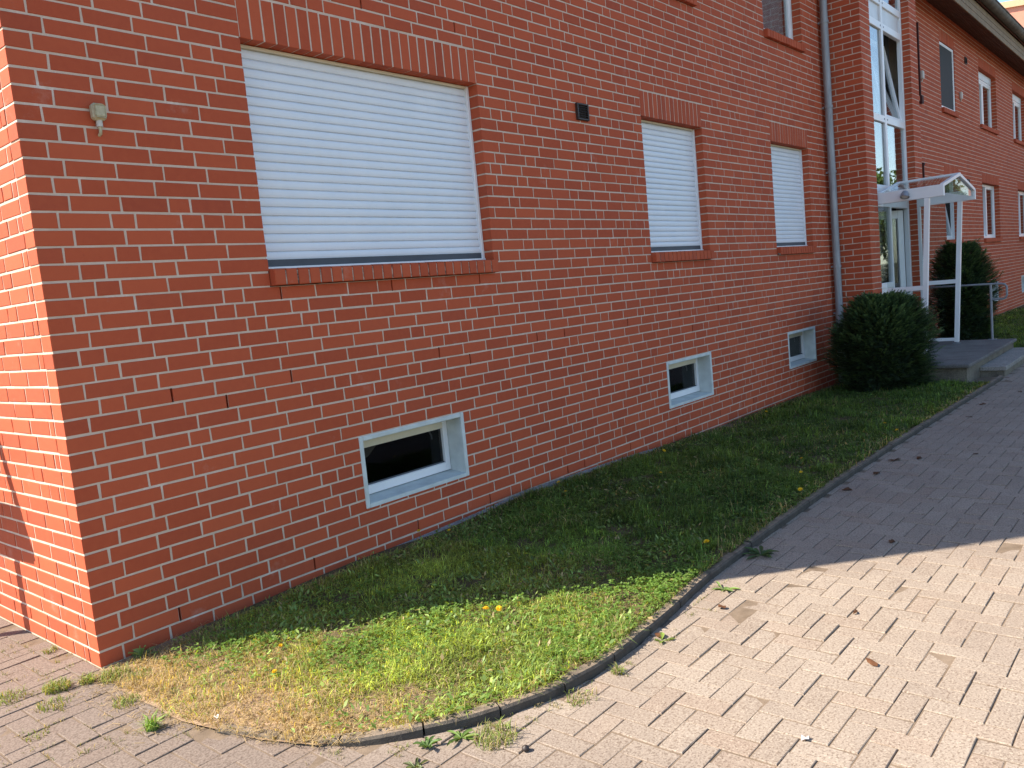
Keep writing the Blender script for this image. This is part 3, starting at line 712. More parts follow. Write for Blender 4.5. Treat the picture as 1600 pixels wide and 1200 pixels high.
for xa in (ex0, ex1):
    n = Vector((xr-xa, 0, zr-ez1)).normalized(); q = MB()
    a = Vector((xa, ey1+.05, ez1)); b = Vector((xr, ey1+.05, zr+.005)); c = Vector((xr, ey0-.05, zr+.005)); d = Vector((xa, ey0-.05, ez1)); up_ = Vector((0, 0, .008))
    q.add([a, b, c, d, a+up_, b+up_, c+up_, d+up_], [(0,3,2,1),(4,5,6,7),(0,1,5,4),(1,2,6,5),(2,3,7,6),(3,0,4,7)])
    cpart(q, 'roof_pane', 'clear')
cpart(MB().prism([(ex0+.032, ez0+.05), (ex1-.032, ez0+.05), (ex1-.06, ez1-.012), (xr, zr-.028), (ex0+.06, ez1-.012)], 'y', ey1+.028, ey1+.034), 'gable_pane', 'clear')
for xa in (ex0, ex1):
    yt, yb = -1.15, -1.03
    cpart(MB().beam((xa, yb, LZ+.03), (xa, yt, ez0), .062, .066, up=(1, 0, 0)), 'post', 'pvc')
    if xa == ex1: cpart(MB().beam((xa, -.55, LZ+.03), (xa, -.55, ez0), .05, .05, up=(1, 0, 0)), 'post', 'pvc')
    for z, hh in ((1.20, .065), (LZ+.07, .05)):
        yf = yb+(yt-yb)*(z-LZ)/(ez0-LZ)
        cpart(MB().cbox(xa-.022, xa+.022, yf+.03, -.575, z-hh/2, z+hh/2, .004), 'side_rail', 'pvc')
    for za, zb_ in ((LZ+.09, 1.17), (1.23, ez0)):
        ya = yb+(yt-yb)*(za-LZ)/(ez0-LZ)+.03; yc = yb+(yt-yb)*(zb_-LZ)/(ez0-LZ)+.03
        cpart(MB().prism([(ya, za), (-.57, za), (-.57, zb_), (yc, zb_)], 'x', xa-.003, xa+.003), 'side_pane', 'clear')
    cpart(MB().box(xa-.05, xa+.05, yb-.05, yb+.05, LZ+.001, LZ+.012).tube([(xa, yb, LZ+.008), (xa, yb, LZ+.05)], .02, 8), 'post_foot', 'galv')
lp = MB(); prof = [(.0, .055), (.035, .05), (.055, .03), (.06, 0)]
lp.tube([(0, 0, 0), (0, 0, -.03), (-.02, 0, -.05)], .012, 8)
lamp = empty('wall_spotlight', (ex0-.03, -.89, 2.53)); tag(lamp, 'small grey dome spotlight on the side of the entrance canopy', 'lamp')
MB().tube([(-.001, 0, 0), (-.03, 0, 0)], .03, 12).build('mount', M['steelcap'], lamp)
MB().tube([(-.03, 0, .03), (-.055, 0, .02), (-.075, 0, -.005), (-.09, 0, -.04)], [.02, .045, .058, .062], 14, cap=False).build('lamp_hood', M['steelcap'], lamp)
MB().tube([(-.055, 0, .01), (-.08, 0, -.025)], [.03, .045], 12).build('lens', M['pvc'], lamp)

# landing and step
land = empty('entrance_landing', (12.0, -1.1, -0.08)); tag(land, 'raised concrete landing in front of the entrance with worn side', 'landing')
def lpart(mb, name, mat): o = mb.build(name, M[mat], land); o.data.transform(Matrix.Translation((-12.0, 1.1, .08))); return o
lpart(MB().cbox(10.29, 13.68, -1.78, -0.40, LZ-.048, LZ, .010), 'slab', 'slab')
lpart(MB().box(10.36, 13.62, -1.74, -0.45, -0.2, LZ-.049), 'plinth', 'plinth')
stp = empty('entrance_step', (12.4, -1.9, -.09)); tag(stp, 'low step of pale concrete slabs between the path and the landing', 'step')
for i in range(6):
    o = MB().cbox(11.10+i*.405, 11.10+(i+1)*.405-.006, -2.055, -1.742, 0.01, 0.068, .006).build('step_slab', M['step'], stp); o.data.transform(Matrix.Translation((-12.4, 1.9, .09)))
o = MB().box(11.13, 13.5, -2.03, -1.742, -.2, .011).build('step_base', M['plinth'], stp); o.data.transform(Matrix.Translation((-12.4, 1.9, .09)))
hr = empty('handrail', (13.6, -1.45, LZ)); tag(hr, 'grey steel handrail with a looped end on the landing edge', 'handrail')
T = Matrix.Translation((-13.6, 1.45, -LZ))
for nm, mb in (('post', MB().tube([(13.6, -1.45, LZ-.02), (13.6, -1.45, 1.09)], .019, 12)),
               ('rail', MB().tube([(13.6, -.56, 1.115), (13.6, -1.60, 1.095), (13.6, -1.65, 1.08), (13.6, -1.675, 1.04), (13.6, -1.675, .91), (13.6, -1.655, .865), (13.6, -1.61, .85), (13.6, -1.45, .85)], .0165, 12)),
               ('foot_plate', MB().cbox(13.54, 13.66, -1.51, -1.39, LZ+.001, LZ+.009, .002))):
    o = mb.build(nm, M['galv'], hr); o.data.transform(T)

# ------------------------------------------------------------------ small fittings on the walls
def vent(x, z, label):
    v = empty('air_vent', (x, 0, z)); tag(v, label, 'vent', 'louvred vents on the brick front')
    frame_mb(-.085, .085, -.072, .072, -.028, .002, .016).build('vent_frame', M['darkplastic'], v)
    MB().box(-.075, .075, -.004, .001, -.062, .062).build('vent_back', M['gasket'], v)
    me = MB().prism([(-.024, -.009), (-.020, -.009), (-.004, .008), (-.008, .008)], 'x', -.07, .07).mesh('louvre', M['darkplastic'])
    for i in range(6): link('louvre', me, v, (0, 0, -.05+i*.02))
vent(4.585, 3.176, 'dark brown louvred vent between the wide shutter and the middle shutter')
vent(19.62, 5.84, 'small dark vent beside the screened upper window of the far wing')
vent(19.45, 3.18, 'small dark vent on the far wing just right of the canopy roof')
s = empty('outdoor_sensor', (0.372, 0, 2.735)); tag(s, 'small beige sensor box on the brick wall near the sunlit corner', 'sensor')
MB().cbox(-.034, .034, -.045, 0.002, -.038, .044, .012).build('housing', M['beige'], s)
MB().cbox(-.028, .028, -.051, -.044, -.028, .036, .008).build('lid', M['beige'], s)
MB().tube([(0, -.02, -.036), (0, -.02, -.068)], .015, 12).build('cable_gland', M['palegrey'], s)
MB().tube([(0, -.02, -.066), (0, -.02, -.085), (0, -.016, -.10), (0, .004, -.106)], .008, 10).build('cable', M['beige'], s)
for x, z, lb in ((15.88, 5.02, 'small white sensor box next to the brown conduit on the far wing'), (19.0, 5.01, 'small beige sensor box below the upper vent on the far wing')):
    s = empty('outdoor_sensor', (x, 0, z)); tag(s, lb, 'sensor')
    MB().cbox(-.05, .05, -.05, .002, -.07, .08, .012).build('housing', M['palegrey'], s); MB().tube([(0, -.02, -.068), (0, -.02, -.10), (0, .004, -.115)], .01, 8).build('cable_gland', M['palegrey'], s)
cn = empty('cable_conduit', (15.71, 0, 4.6)); tag(cn, 'thin dark brown cable conduit running down the far wing', 'conduit')
MB().cbox(-.022, .022, -.03, .002, 0.02, 1.35, .004).build('duct', M['cable'], cn); MB().cbox(-.06, .06, -.06, .002, -.12, .025, .008).build('junction_box', M['cable'], cn)
cn = empty('cable_conduit', (15.71, 0, 2.3)); tag(cn, 'short dark conduit on the far wing disappearing behind the canopy ridge', 'conduit')
MB().cbox(-.022, .022, -.03, .002, 0, 1.05, .004).build('duct', M['cable'], cn); MB().cbox(-.045, .045, -.04, .002, 1.05, 1.09, .006).build('duct_cap', M['cable'], cn)

# ------------------------------------------------------------------ neighbouring building behind the far wing
nbx = Vector((52.0, 2.5, 0)); t = Vector((0.4, -0.917, 0)); nn = Vector((0.917, 0.4, 0))
nb_ = empty('neighbour_house', nbx, math.atan2(t.y, t.x)); tag(nb_, 'sunlit salmon coloured flat roofed building rising behind the gutter', 'building')
NH = 14.3
MB().box(-14, 14, 0, 12, -.2, NH).build('wall', M['salmon'], nb_); MB().box(-14.4, 14.4, -.12, 12.3, NH, NH+.33).build('parapet', M['salmonlight'], nb_)
for xx in (-9, -5, -1, 3.2, 7.5, 11.5):
    for z in (2, 5, 8, 11):
        w = frame_mb(xx-.7, xx+.7, z, z+1.5, -.03, .06, .08).build('window', M['pvc'], nb_); MB().box(xx-.63, xx+.63, .0, .01, z+.07, z+1.43).build('pane', M['screen'], w)

# ------------------------------------------------------------------ vegetation
def sprig_mesh(name, centres, normals, cols, length, needles, nl, nw, r):
    """yew-like twigs: a bent stem with flat needles on both sides"""
    V = []; F3 = []; Cc = []
    for c, n, cl in zip(centres, normals, cols):
        d = Vector(n).normalized(); d = (d+Vector((r.uniform(-.35, .35), r.uniform(-.35, .35), r.uniform(-.15, .45)))).normalized()
        side = d.cross(Vector((r.uniform(-.4, .4), r.uniform(-.4, .4), 1))).normalized(); p = Vector(c); L = length*r.uniform(.6, 1.3); upn = side.cross(d)
        for i in range(needles):
            tt = i/needles; q = p+d*(L*tt)-Vector((0, 0, .25*L*tt*tt)); l = nl*(1-.55*tt)*r.uniform(.8, 1.2)
            for sg in (-1, 1):
                tip = q+(side*sg*.8+d*.55+upn*r.uniform(-.25, .25)).normalized()*l; b = len(V)
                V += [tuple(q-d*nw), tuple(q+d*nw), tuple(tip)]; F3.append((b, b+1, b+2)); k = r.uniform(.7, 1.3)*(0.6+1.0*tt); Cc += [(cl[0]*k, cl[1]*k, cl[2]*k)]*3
    return V, F3, Cc
def yew(name, loc, rx, ry, h, n, label, seed, lean=0.0, top=1.0):
    r = random.Random(seed); root = empty(name, loc); tag(root, label, 'bush', 'yew bushes by the entrance')
    cs = []; ns = []; cl = []
    lobes = [(r.uniform(-.4, .4)*rx, r.uniform(-.4, .4)*ry, h*r.uniform(.25, .75), r.uniform(.45, .75)) for _ in range(9)]
    for i in range(n):
        th = r.uniform(0, 2*math.pi); t_ = r.random(); z = h*(1-(1-t_)**1.15)
        prof = math.sqrt(max(0.0, 1-((z/h-.42)/.62)**2)) if z/h > .42 else (.62+.38*math.sqrt(z/h/.42))
        k = 1+.11*math.sin(3*th+z*5)+.09*math.sin(6*th-z*9)+.06*math.sin(11*th+z*15)+r.uniform(-.12, .05)+(r.uniform(.05, .22) if r.random() < .07 else 0)
        dep = 1 if r.random() < .72 else r.uniform(.4, .95)
        x = rx*prof*k*math.cos(th)*dep+lean*z; y = ry*prof*k*math.sin(th)*dep
        cs.append((x, y, z)); nz = .25+1.0*(z/h)**3*top; ns.append((math.cos(th), math.sin(th), nz))
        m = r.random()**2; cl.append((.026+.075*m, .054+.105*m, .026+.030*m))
    for i in range(26):                      # leading shoots that stick out of the outline
        th = r.uniform(0, 2*math.pi); z = h*r.uniform(.45, 1.0); pr3 = math.sqrt(max(0.02, 1-((z/h-.42)/.62)**2)); ou = r.uniform(.05, .20)
        for q in range(9):
            t_ = q/9; cs.append((rx*pr3*math.cos(th)+lean*z+ou*t_*math.cos(th)*1.0+r.uniform(-.03, .03), ry*pr3*math.sin(th)+ou*t_*math.sin(th)+r.uniform(-.03, .03), z+ou*t_*.8)); ns.append((math.cos(th), math.sin(th), .8)); cl.append((.07, .12, .045))
    V, F, Cc = sprig_mesh('foliage', cs, ns, cl, .14, 9, .030, .0065, r)
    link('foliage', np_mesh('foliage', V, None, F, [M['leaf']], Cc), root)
    tr = MB()
    for i in range(7):
        a = r.uniform(0, 2*math.pi); tr.tube([(0, 0, -.1), (rx*.25*math.cos(a), ry*.25*math.sin(a), h*.35), (rx*.55*math.cos(a), ry*.55*math.sin(a), h*.75)], [.035, .022, .008], 7)
    tr.build('stems', M['bark'], root)
    # dense dark inner twigs
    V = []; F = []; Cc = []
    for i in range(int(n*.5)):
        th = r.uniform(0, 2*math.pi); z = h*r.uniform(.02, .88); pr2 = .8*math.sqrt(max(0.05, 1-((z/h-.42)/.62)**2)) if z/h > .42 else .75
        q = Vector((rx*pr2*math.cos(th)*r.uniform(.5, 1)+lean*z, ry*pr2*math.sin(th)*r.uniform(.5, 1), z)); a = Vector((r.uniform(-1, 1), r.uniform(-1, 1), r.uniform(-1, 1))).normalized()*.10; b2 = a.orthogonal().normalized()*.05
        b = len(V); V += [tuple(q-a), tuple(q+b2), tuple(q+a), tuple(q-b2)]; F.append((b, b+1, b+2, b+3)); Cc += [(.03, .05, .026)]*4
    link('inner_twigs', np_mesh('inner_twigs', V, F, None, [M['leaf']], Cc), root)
yew('yew_bush', (9.87, -0.86, -0.06), .57, .54, 1.20, 9000, 'rounded dark green yew bush in front of the landing', 21)
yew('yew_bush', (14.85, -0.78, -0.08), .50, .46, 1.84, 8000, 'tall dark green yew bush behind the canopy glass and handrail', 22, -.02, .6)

def blades(P, H, W, bend, cols, r):
    """grass: P base points (n,3)"""
    n = len(P); az = r.uniform(0, 2*np.pi, n); wd = np.stack([np.cos(az), np.sin(az), np.zeros(n)], 1); ba = az+np.pi/2+r.uniform(-.7, .7, n)
    bd = np.stack([np.cos(ba), np.sin(ba), np.zeros(n)], 1); H = H[:, None]; W = W[:, None]; bend = bend[:, None]; z = np.array([[0, 0, 1.0]])
    b0 = P-wd*W/2; b1 = P+wd*W/2; mid = P+z*H*.55*(1-.25*bend)+bd*H*.28*bend; m0 = mid-wd*W*.38; m1 = mid+wd*W*.38; tip = P+z*H*(1-.62*bend)+bd*H*.95*bend
    V = np.stack([b0, b1, m1, m0, tip], 1).reshape(-1, 3); o_ = np.arange(n)[:, None]*5
    F4 = o_+np.array([[0, 1, 2, 3]]); F3 = o_+np.array([[3, 2, 4]])
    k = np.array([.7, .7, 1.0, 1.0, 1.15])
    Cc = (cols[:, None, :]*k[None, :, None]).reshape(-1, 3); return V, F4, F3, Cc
def vnoise(x, y, s, seed):
    q = np.random.default_rng(seed); ph = q.uniform(0, 6.28, (6, 3)); o_ = 0
    for i in range(6):
        a = q.uniform(0, 6.28); f = s*(1+.5*i*.6); o_ = o_+np.sin(f*(x*np.cos(a)+y*np.sin(a))+ph[i, 0])*np.sin(f*.7*(x*np.sin(a)-y*np.cos(a))+ph[i, 1])/(1+.5*i)
    return o_/1.8
def sample_lawn(n, x0, x1, r, off=0.03):
    x = r.uniform(x0, x1, n); yk = np.interp(x, KX, KY)+.035; y = -off+r.uniform(0, 1, n)*(yk+off)
    keep = (r.uniform(0, 2.25, n) < -yk); return x[keep], y[keep]
def lawn_zs(x, y): return np.array([lawn_z(a, b) for a, b in zip(x, y)])
shaded = lambda x, y: y > -0.907*x
def grass_cols(x, y, r, dryness):
    n = len(x); m = r.uniform(0, 1, n)[:, None]; g = np.array([.095, .138, .030])*(1-m)+np.array([.205, .225, .044])*m
    g2 = np.array([.06, .11, .034]); pk = np.clip(vnoise(x, y, 2.2, 5)*.8+.4, 0, 1)[:, None]; g = g*(1-.5*pk)+g2*.5*pk
    st_ = np.array([.52, .41, .22])*r.uniform(.65, 1.15, n)[:, None]; dr = (r.uniform(0, 1, n) < dryness)[:, None]
    g = g*np.where((x > 2.2)[:, None], np.array([.74, .98, 1.0]), 1.0)*(1+1.2*np.clip((3.0-x)/1.5, 0, 1))[:, None]*np.exp(r.normal(0, .45, n))[:, None]*(1+.30*vnoise(x, y, 6, 41))[:, None]  # painted sun brightens the drier corner end, painted shade greens the rest
    return np.where(dr, st_, g)
VL = []; F4L = []; F3L = []; CL = []; off_ = 0
for (x0, x1, n, hmin, hmax, w) in ((-.05, 2.6, 90000, .022, .070, .0036), (2.6, 5.2, 60000, .035, .10, .0046), (5.2, 10.27, 52000, .035, .10, .0066), (13.75, 24, 26000, .05, .11, .012)):
    x, y = sample_lawn(n, x0, x1, rng)
    if x0 < 1: # thin and scorched next to the corner
        thin = np.clip((x+0.12*vnoise(x, y, 5, 3)-.02)/.45, .55, 1); kp = rng.uniform(0, 1, len(x)) < thin; x, y = x[kp], y[kp]
    nearwall = np.clip((-y)/.16, .25, 1); kp = rng.uniform(0, 1, len(x)) < nearwall*np.clip(.9+.9*vnoise(x, y, 8, 61)+.5*vnoise(x, y, 23, 62), .18, 1); x, y = x[kp], y[kp]
    dry = np.clip(1.0-(x+.26*vnoise(x, y, 4, 8))/.44, .0, .97)+np.clip(.08+.5*vnoise(x, y, 3.4, 9), 0, .65)*np.clip(1.1-(x-.5)/2.6, .14, 1)
    dry = dry+.35*np.clip(1-(-y)/.28, 0, 1); kd = np.clip((kerb_yv := np.interp(x, KX, KY))-y+.16, 0, .12)/.12; dry = dry+.25*kd
    P = np.stack([x, y, lawn_zs(x, y)-.004], 1); nn_ = len(x)
    hv = rng.uniform(hmin, hmax, nn_)*(1+.55*vnoise(x, y, 3.2, 12)+.55*vnoise(x, y, 11, 13))*np.where(dry > .75, .95, 1); hv = np.clip(hv, .012, .15); hv = hv*np.clip((-y)/.12, .55, 1)
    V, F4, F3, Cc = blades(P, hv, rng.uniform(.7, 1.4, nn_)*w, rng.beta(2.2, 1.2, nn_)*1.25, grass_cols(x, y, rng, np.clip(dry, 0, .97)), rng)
    VL.append(V); F4L.append(F4+off_); F3L.append(F3+off_); CL.append(Cc); off_ += len(V)
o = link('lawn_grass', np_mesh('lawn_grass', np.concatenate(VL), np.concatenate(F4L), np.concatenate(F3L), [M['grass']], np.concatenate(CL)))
tag(o, 'lawn of green grass with a scorched straw patch between wall and kerb', 'grass', kind='stuff')
# clover and broad leaves
def clover(n):
    x, y = sample_lawn(n, .15, 4.5, rng, .15)
    a = vnoise(x, y, 3.0, 31); w = np.where(shaded(x, y), .14, .62)*np.clip((x-.15)/.5, 0, 1)*np.clip(a+.35, 0, 1); kp = rng.uniform(0, 1, len(x)) < w; x, y = x[kp], y[kp]
    z = lawn_zs(x, y)+rng.uniform(.022, .055, len(x)); V = []; F = []; Cc = []
    for px_, py_, pz in zip(x, y, z):
        a0 = random.uniform(0, 6.28); tl = random.uniform(-.35, .35); r_ = random.uniform(.007, .0145); m = random.random(); c = (.10+.09*m, .19+.12*m, .03+.04*m)
        if random.random() < .05: c = (.30, .28, .10)
        for k in range(3):
            an = a0+k*2.094; d = (math.cos(an), math.sin(an)); s_ = (-d[1], d[0]); b = len(V); lf = random.uniform(-.3, .5)*r_
            V += [(px_, py_, pz), (px_+d[0]*r_*.7+s_[0]*r_*.62, py_+d[1]*r_*.7+s_[1]*r_*.62, pz+lf+tl*r_), (px_+d[0]*r_*1.35, py_+d[1]*r_*1.35, pz+lf*.6), (px_+d[0]*r_*.7-s_[0]*r_*.62, py_+d[1]*r_*.7-s_[1]*r_*.62, pz+lf-tl*r_)]
            F.append((b, b+1, b+2, b+3)); Cc += [c]*4
    o = link('clover', np_mesh('clover', V, F, None, [M['grass']], Cc)); tag(o, 'patches of small round clover leaves growing in the sunny lawn', 'clover', kind='stuff')
clover(48000)
def ground_leaves(n):
    x, y = sample_lawn(n, .12, 7.0, rng, .1); a = vnoise(x, y, 4.5, 71)+.6*vnoise(x, y, 13, 72)
    kp = rng.uniform(0, 1, len(x)) < np.clip(a+.25, .02, 1)*np.clip((x-.1)/.5, 0, 1)*np.clip(1.2-x/8, .3, 1); x, y = x[kp], y[kp]; n = len(x)
    z = lawn_zs(x, y)+rng.uniform(.006, .042, n); az = rng.uniform(0, 6.28, n); L = rng.uniform(.014, .042, n); W = L*rng.uniform(.25, .55, n); el = rng.uniform(-.3, 1.0, n); rl = rng.uniform(-.6, .6, n)
    d = np.stack([np.cos(az)*np.cos(el), np.sin(az)*np.cos(el), np.sin(el)], 1)*L[:, None]; sd2 = np.stack([-np.sin(az)*np.cos(rl), np.cos(az)*np.cos(rl), np.sin(rl)], 1)*W[:, None]/2; P = np.stack([x, y, z], 1)
    V = np.stack([P, P+d*.45+sd2, P+d, P+d*.45-sd2], 1).reshape(-1, 3); m = rng.uniform(0, 1, n)[:, None]
    c = (np.array([.09, .15, .045])*(1-m)+np.array([.19, .25, .07])*m)*np.exp(rng.normal(0, .3, n))[:, None]*(1+.6*np.clip((3.0-x)/1.5, 0, 1))[:, None]; br = rng.uniform(0, 1, n) < .10; c[br] = np.array([.42, .33, .18])  # leaves towards the corner lightened with the same painted sun
    o = link('ground_cover', np_mesh('ground_cover', V, np.arange(n)[:, None]*4+np.array([[0, 1, 2, 3]]), None, [M['grass']], np.repeat(c, 4, 0))); tag(o, 'low mixed leaves of lawn weeds growing between the grass', 'ground cover', kind='stuff')
ground_leaves(45000)
# straw litter lying flat on the scorched end
n = 13000; x = rng.uniform(-.30, .95, n); y = rng.uniform(-1.75, -.03, n); kp = (y > np.interp(x, KX, KY)-.03) & (rng.uniform(0, 1, n) < np.clip((x+.30)/.28, 0, 1)**2) & (rng.uniform(0, 1, n) < np.clip(1.2-x/.8, .1, 1)); x, y = x[kp], y[kp]; n = len(x)
az = rng.uniform(0, 6.28, n); L_ = rng.uniform(.015, .05, n); W_ = rng.uniform(.0012, .0028, n); z = np.where(x < -.04, .001, lawn_zs(np.maximum(x, 0), y))+rng.uniform(.004, .022, n)*np.where(x < -.04, .25, 1); dz = rng.uniform(-.012, .012, n)*np.where(x < -.04, .12, 1)
d = np.stack([np.cos(az), np.sin(az)], 1); s_ = np.stack([-np.sin(az), np.cos(az)], 1); Pn = np.stack([x, y], 1)
V = np.stack([np.column_stack([Pn-d*L_[:, None]/2-s_*W_[:, None]/2, z-dz]), np.column_stack([Pn-d*L_[:, None]/2+s_*W_[:, None]/2, z-dz]), np.column_stack([Pn+d*L_[:, None]/2+s_*W_[:, None]/2, z+dz]), np.column_stack([Pn+d*L_[:, None]/2-s_*W_[:, None]/2, z+dz])], 1).reshape(-1, 3)
cc = np.repeat(np.array([.50, .39, .22])*rng.uniform(.35, 1.25, n)[:, None], 4, 0)
o = link('straw_litter', np_mesh('straw_litter', V, np.arange(n)[:, None]*4+np.array([[0, 1, 2, 3]]), None, [M['grass']], cc)); tag(o, 'dry straw coloured clippings on the scorched lawn end', 'straw', kind='stuff')

# dandelions
hd = MB()
for ly, (rr, zz_, np_) in enumerate(((.017, .0, 18), (.013, .004, 14), (.008, .007, 9))):
    for i in range(np_):
        a = 2*math.pi*(i+.5*ly)/np_; d = Vector((math.cos(a), math.sin(a), 0)); s_ = Vector((-d.y, d.x, 0))*.0028
        hd.add([d*.001+Vector((0, 0, zz_)), d*rr*.6+s_+Vector((0, 0, zz_+.004)), d*rr+Vector((0, 0, zz_+.003)), d*rr*.6-s_+Vector((0, 0, zz_+.004))], [(0, 1, 2, 3)])
head_me = hd.mesh('flower_head', M['petal']); stem_me = MB().tube([(0, 0, -1), (.02, .01, -.5), (0, 0, 0)], [.0016, .0015, .0015], 6).mesh('stem', M['stem'])
def dandelion(x, y, h, label, sc=1.0):
    z = lawn_z(x, y); d = empty('dandelion', (x, y, z)); tag(d, label, 'flower', 'yellow dandelions in the lawn')
    s_ = link('stem', stem_me, d, (0, 0, h)); s_.scale = (1, 1, h); k = link('flower_head', head_me, d, (0, 0, h)); k.scale = (sc, sc, sc); k.rotation_euler = (random.uniform(-.5, .1), random.uniform(-.5, .2), random.uniform(0, 3))
for x, y, h, lb, sc in [
    (2.12, -.07, .07, 'yellow dandelion against the wall under the nearest basement window', .9), (2.24, -.24, .06, 'small yellow dandelion just right of the one touching the brick wall', .7),
    (3.50, -.23, .08, 'yellow dandelion at the pale edging strip on the middle of the wall', 1.0), (3.36, -.40, .05, 'low pale dandelion in front of the one on the edging strip', .8),
    (4.90, -.38, .08, 'yellow dandelion below the middle basement window, close to the wall', 1.1), (4.15, -.78, .06, 'lone yellow dandelion in the shaded lawn left of centre', .8),
    (2.68, -1.94, .06, 'yellow dandelion near the kerb just above the shadow edge', 1.2), (4.02, -1.98, .06, 'yellow dandelion beside the straight kerb in the shade', 1.1),
    (4.50, -1.80, .06, 'yellow dandelion in shade, slightly inside the kerb', .9), (4.98, -1.62, .06, 'small yellow dandelion further up the shaded lawn', .8),
    (1.26, -1.47, .08, 'yellow dandelion in the sunlit grass, left one of a pair', 1.1), (1.29, -1.53, .08, 'yellow dandelion in the sunlit grass, right one of a pair', 1.1),
    (.53, -.78, .05, 'yellow dandelion at the edge of the straw patch, upper one', .8), (.36, -.98, .04, 'yellow dandelion at the edge of the straw patch, lower one', .8),
    (7.30, -.32, .08, 'yellow dandelion below the far basement window', 1.0), (6.68, -1.78, .07, 'yellow dandelion in the far lawn, left of the kerb-side one', 1.1), (6.35, -1.98, .06, 'yellow dandelion by the kerb in the far lawn', 1.1)]:
    dandelion(x, y, h, lb, sc)

# weeds between the paving blocks and along the kerb
def tuft(x, y, n, h, spread, label, colr=(.13, .19, .045), z=None, wide=.004, cat='weed', name='grass_tuft', dry=.25, seed=0):
    q = np.random.default_rng(seed); z = path_z(x) if z is None else z
    a = q.uniform(0, 6.28, n); rr = spread*np.sqrt(q.uniform(0, 1, n)); P = np.stack([rr*np.cos(a), rr*np.sin(a), np.full(n, -.003)], 1)
    c = np.array(colr)*q.uniform(.6, 1.4, n)[:, None]; c = np.where((q.uniform(0, 1, n) < dry)[:, None], np.array([.42, .34, .17])*q.uniform(.7, 1.1, n)[:, None], c)
    V, F4, F3, Cc = blades(P, q.uniform(.5, 1.2, n)*h, q.uniform(.6, 1.4, n)*wide, q.uniform(.3, 1, n), c, q)
    o = link(name, np_mesh(name, V, F4, F3, [M['weed']], Cc), None, (x, y, z)); tag(o, label, cat); return o
tl = [(-.01, -.17, 120, .05, .06, 'yellowish grass tuft right at the foot of the building corner'), (-.22, -.03, 130, .05, .05, 'spreading grass tuft left of the building corner'),
      (-.10, -.09, 80, .045, .03, 'small round green tuft just below the building corner'), (-.10, -.50, 60, .035, .05, 'grey green tuft between the corner and the spiky weed'),
      (-.39, .08, 60, .045, .06, 'straw coloured tuft at the left picture edge'), (-.30, -.20, 60, .035, .06, 'pale straggling tuft in a joint of the left paving'),
      (-.05, .50, 30, .04, .03, 'tiny weed at the foot of the sunlit gable wall'), (-.46, -.44, 26, .02, .04, 'thin seedlings in the left paving joint'),
      (.06, -.28, 70, .04, .05, 'half dry tuft at the left end of the lawn'), (-.02, -.78, 40, .03, .05, 'short tuft at the edge of the scorched lawn'),
      (.54, -2.16, 120, .05, .07, 'grassy tuft against the curved kerb stones'), (1.20, -2.27, 30, .05, .02, 'little weed at the kerb bend in the sun'), (.95, -2.26, 40, .035, .06, 'scattered weeds in the joint beside the kerb bend')]
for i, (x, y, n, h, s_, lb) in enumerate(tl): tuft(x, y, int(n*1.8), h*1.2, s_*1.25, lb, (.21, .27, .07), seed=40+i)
tuft(-.16, -.86, 70, .085, .025, 'bright green spiky grass weed in the paving near the lower left', (.20, .32, .07), wide=.0075, dry=.03, seed=77)
def joint_weeds():
    q = np.random.default_rng(99); xs_ = []; ys_ = []
    for _ in range(150):
        if q.uniform() < .72: x0_, y0_ = q.uniform(-.75, .02), q.uniform(-1.05, 1.0)
        else: x0_ = q.uniform(.05, 2.4); y0_ = kerb_y(x0_)-q.uniform(.0, .10)
        if q.uniform() < .5: x0_ = round(x0_/U)*U
        else: y0_ = round(y0_/U)*U
        if x0_ > 0 and y0_ > kerb_y(x0_): continue
        k = int(q.integers(4, 22)); al = q.uniform() < .5
        xs_.append(x0_+q.normal(0, .025 if al else .004, k)); ys_.append(y0_+q.normal(0, .004 if al else .025, k))
    x = np.concatenate(xs_); y = np.concatenate(ys_); n = len(x); c = np.array([.15, .19, .05])*q.uniform(.6, 1.4, n)[:, None]
    c = np.where((q.uniform(0, 1, n) < .5)[:, None], np.array([.44, .36, .2])*q.uniform(.6, 1.1, n)[:, None], c)
    V, F4, F3, Cc = blades(np.stack([x, y, np.full(n, -.004)], 1), q.uniform(.008, .032, n), q.uniform(.0015, .0035, n), q.uniform(.3, 1.1, n), c, q)
    o = link('joint_weeds', np_mesh('joint_weeds', V, F4, F3, [M['weed']], Cc)); tag(o, 'fine seedlings and dry blades sprouting from the paving joints', 'weeds', kind='stuff')
joint_weeds()
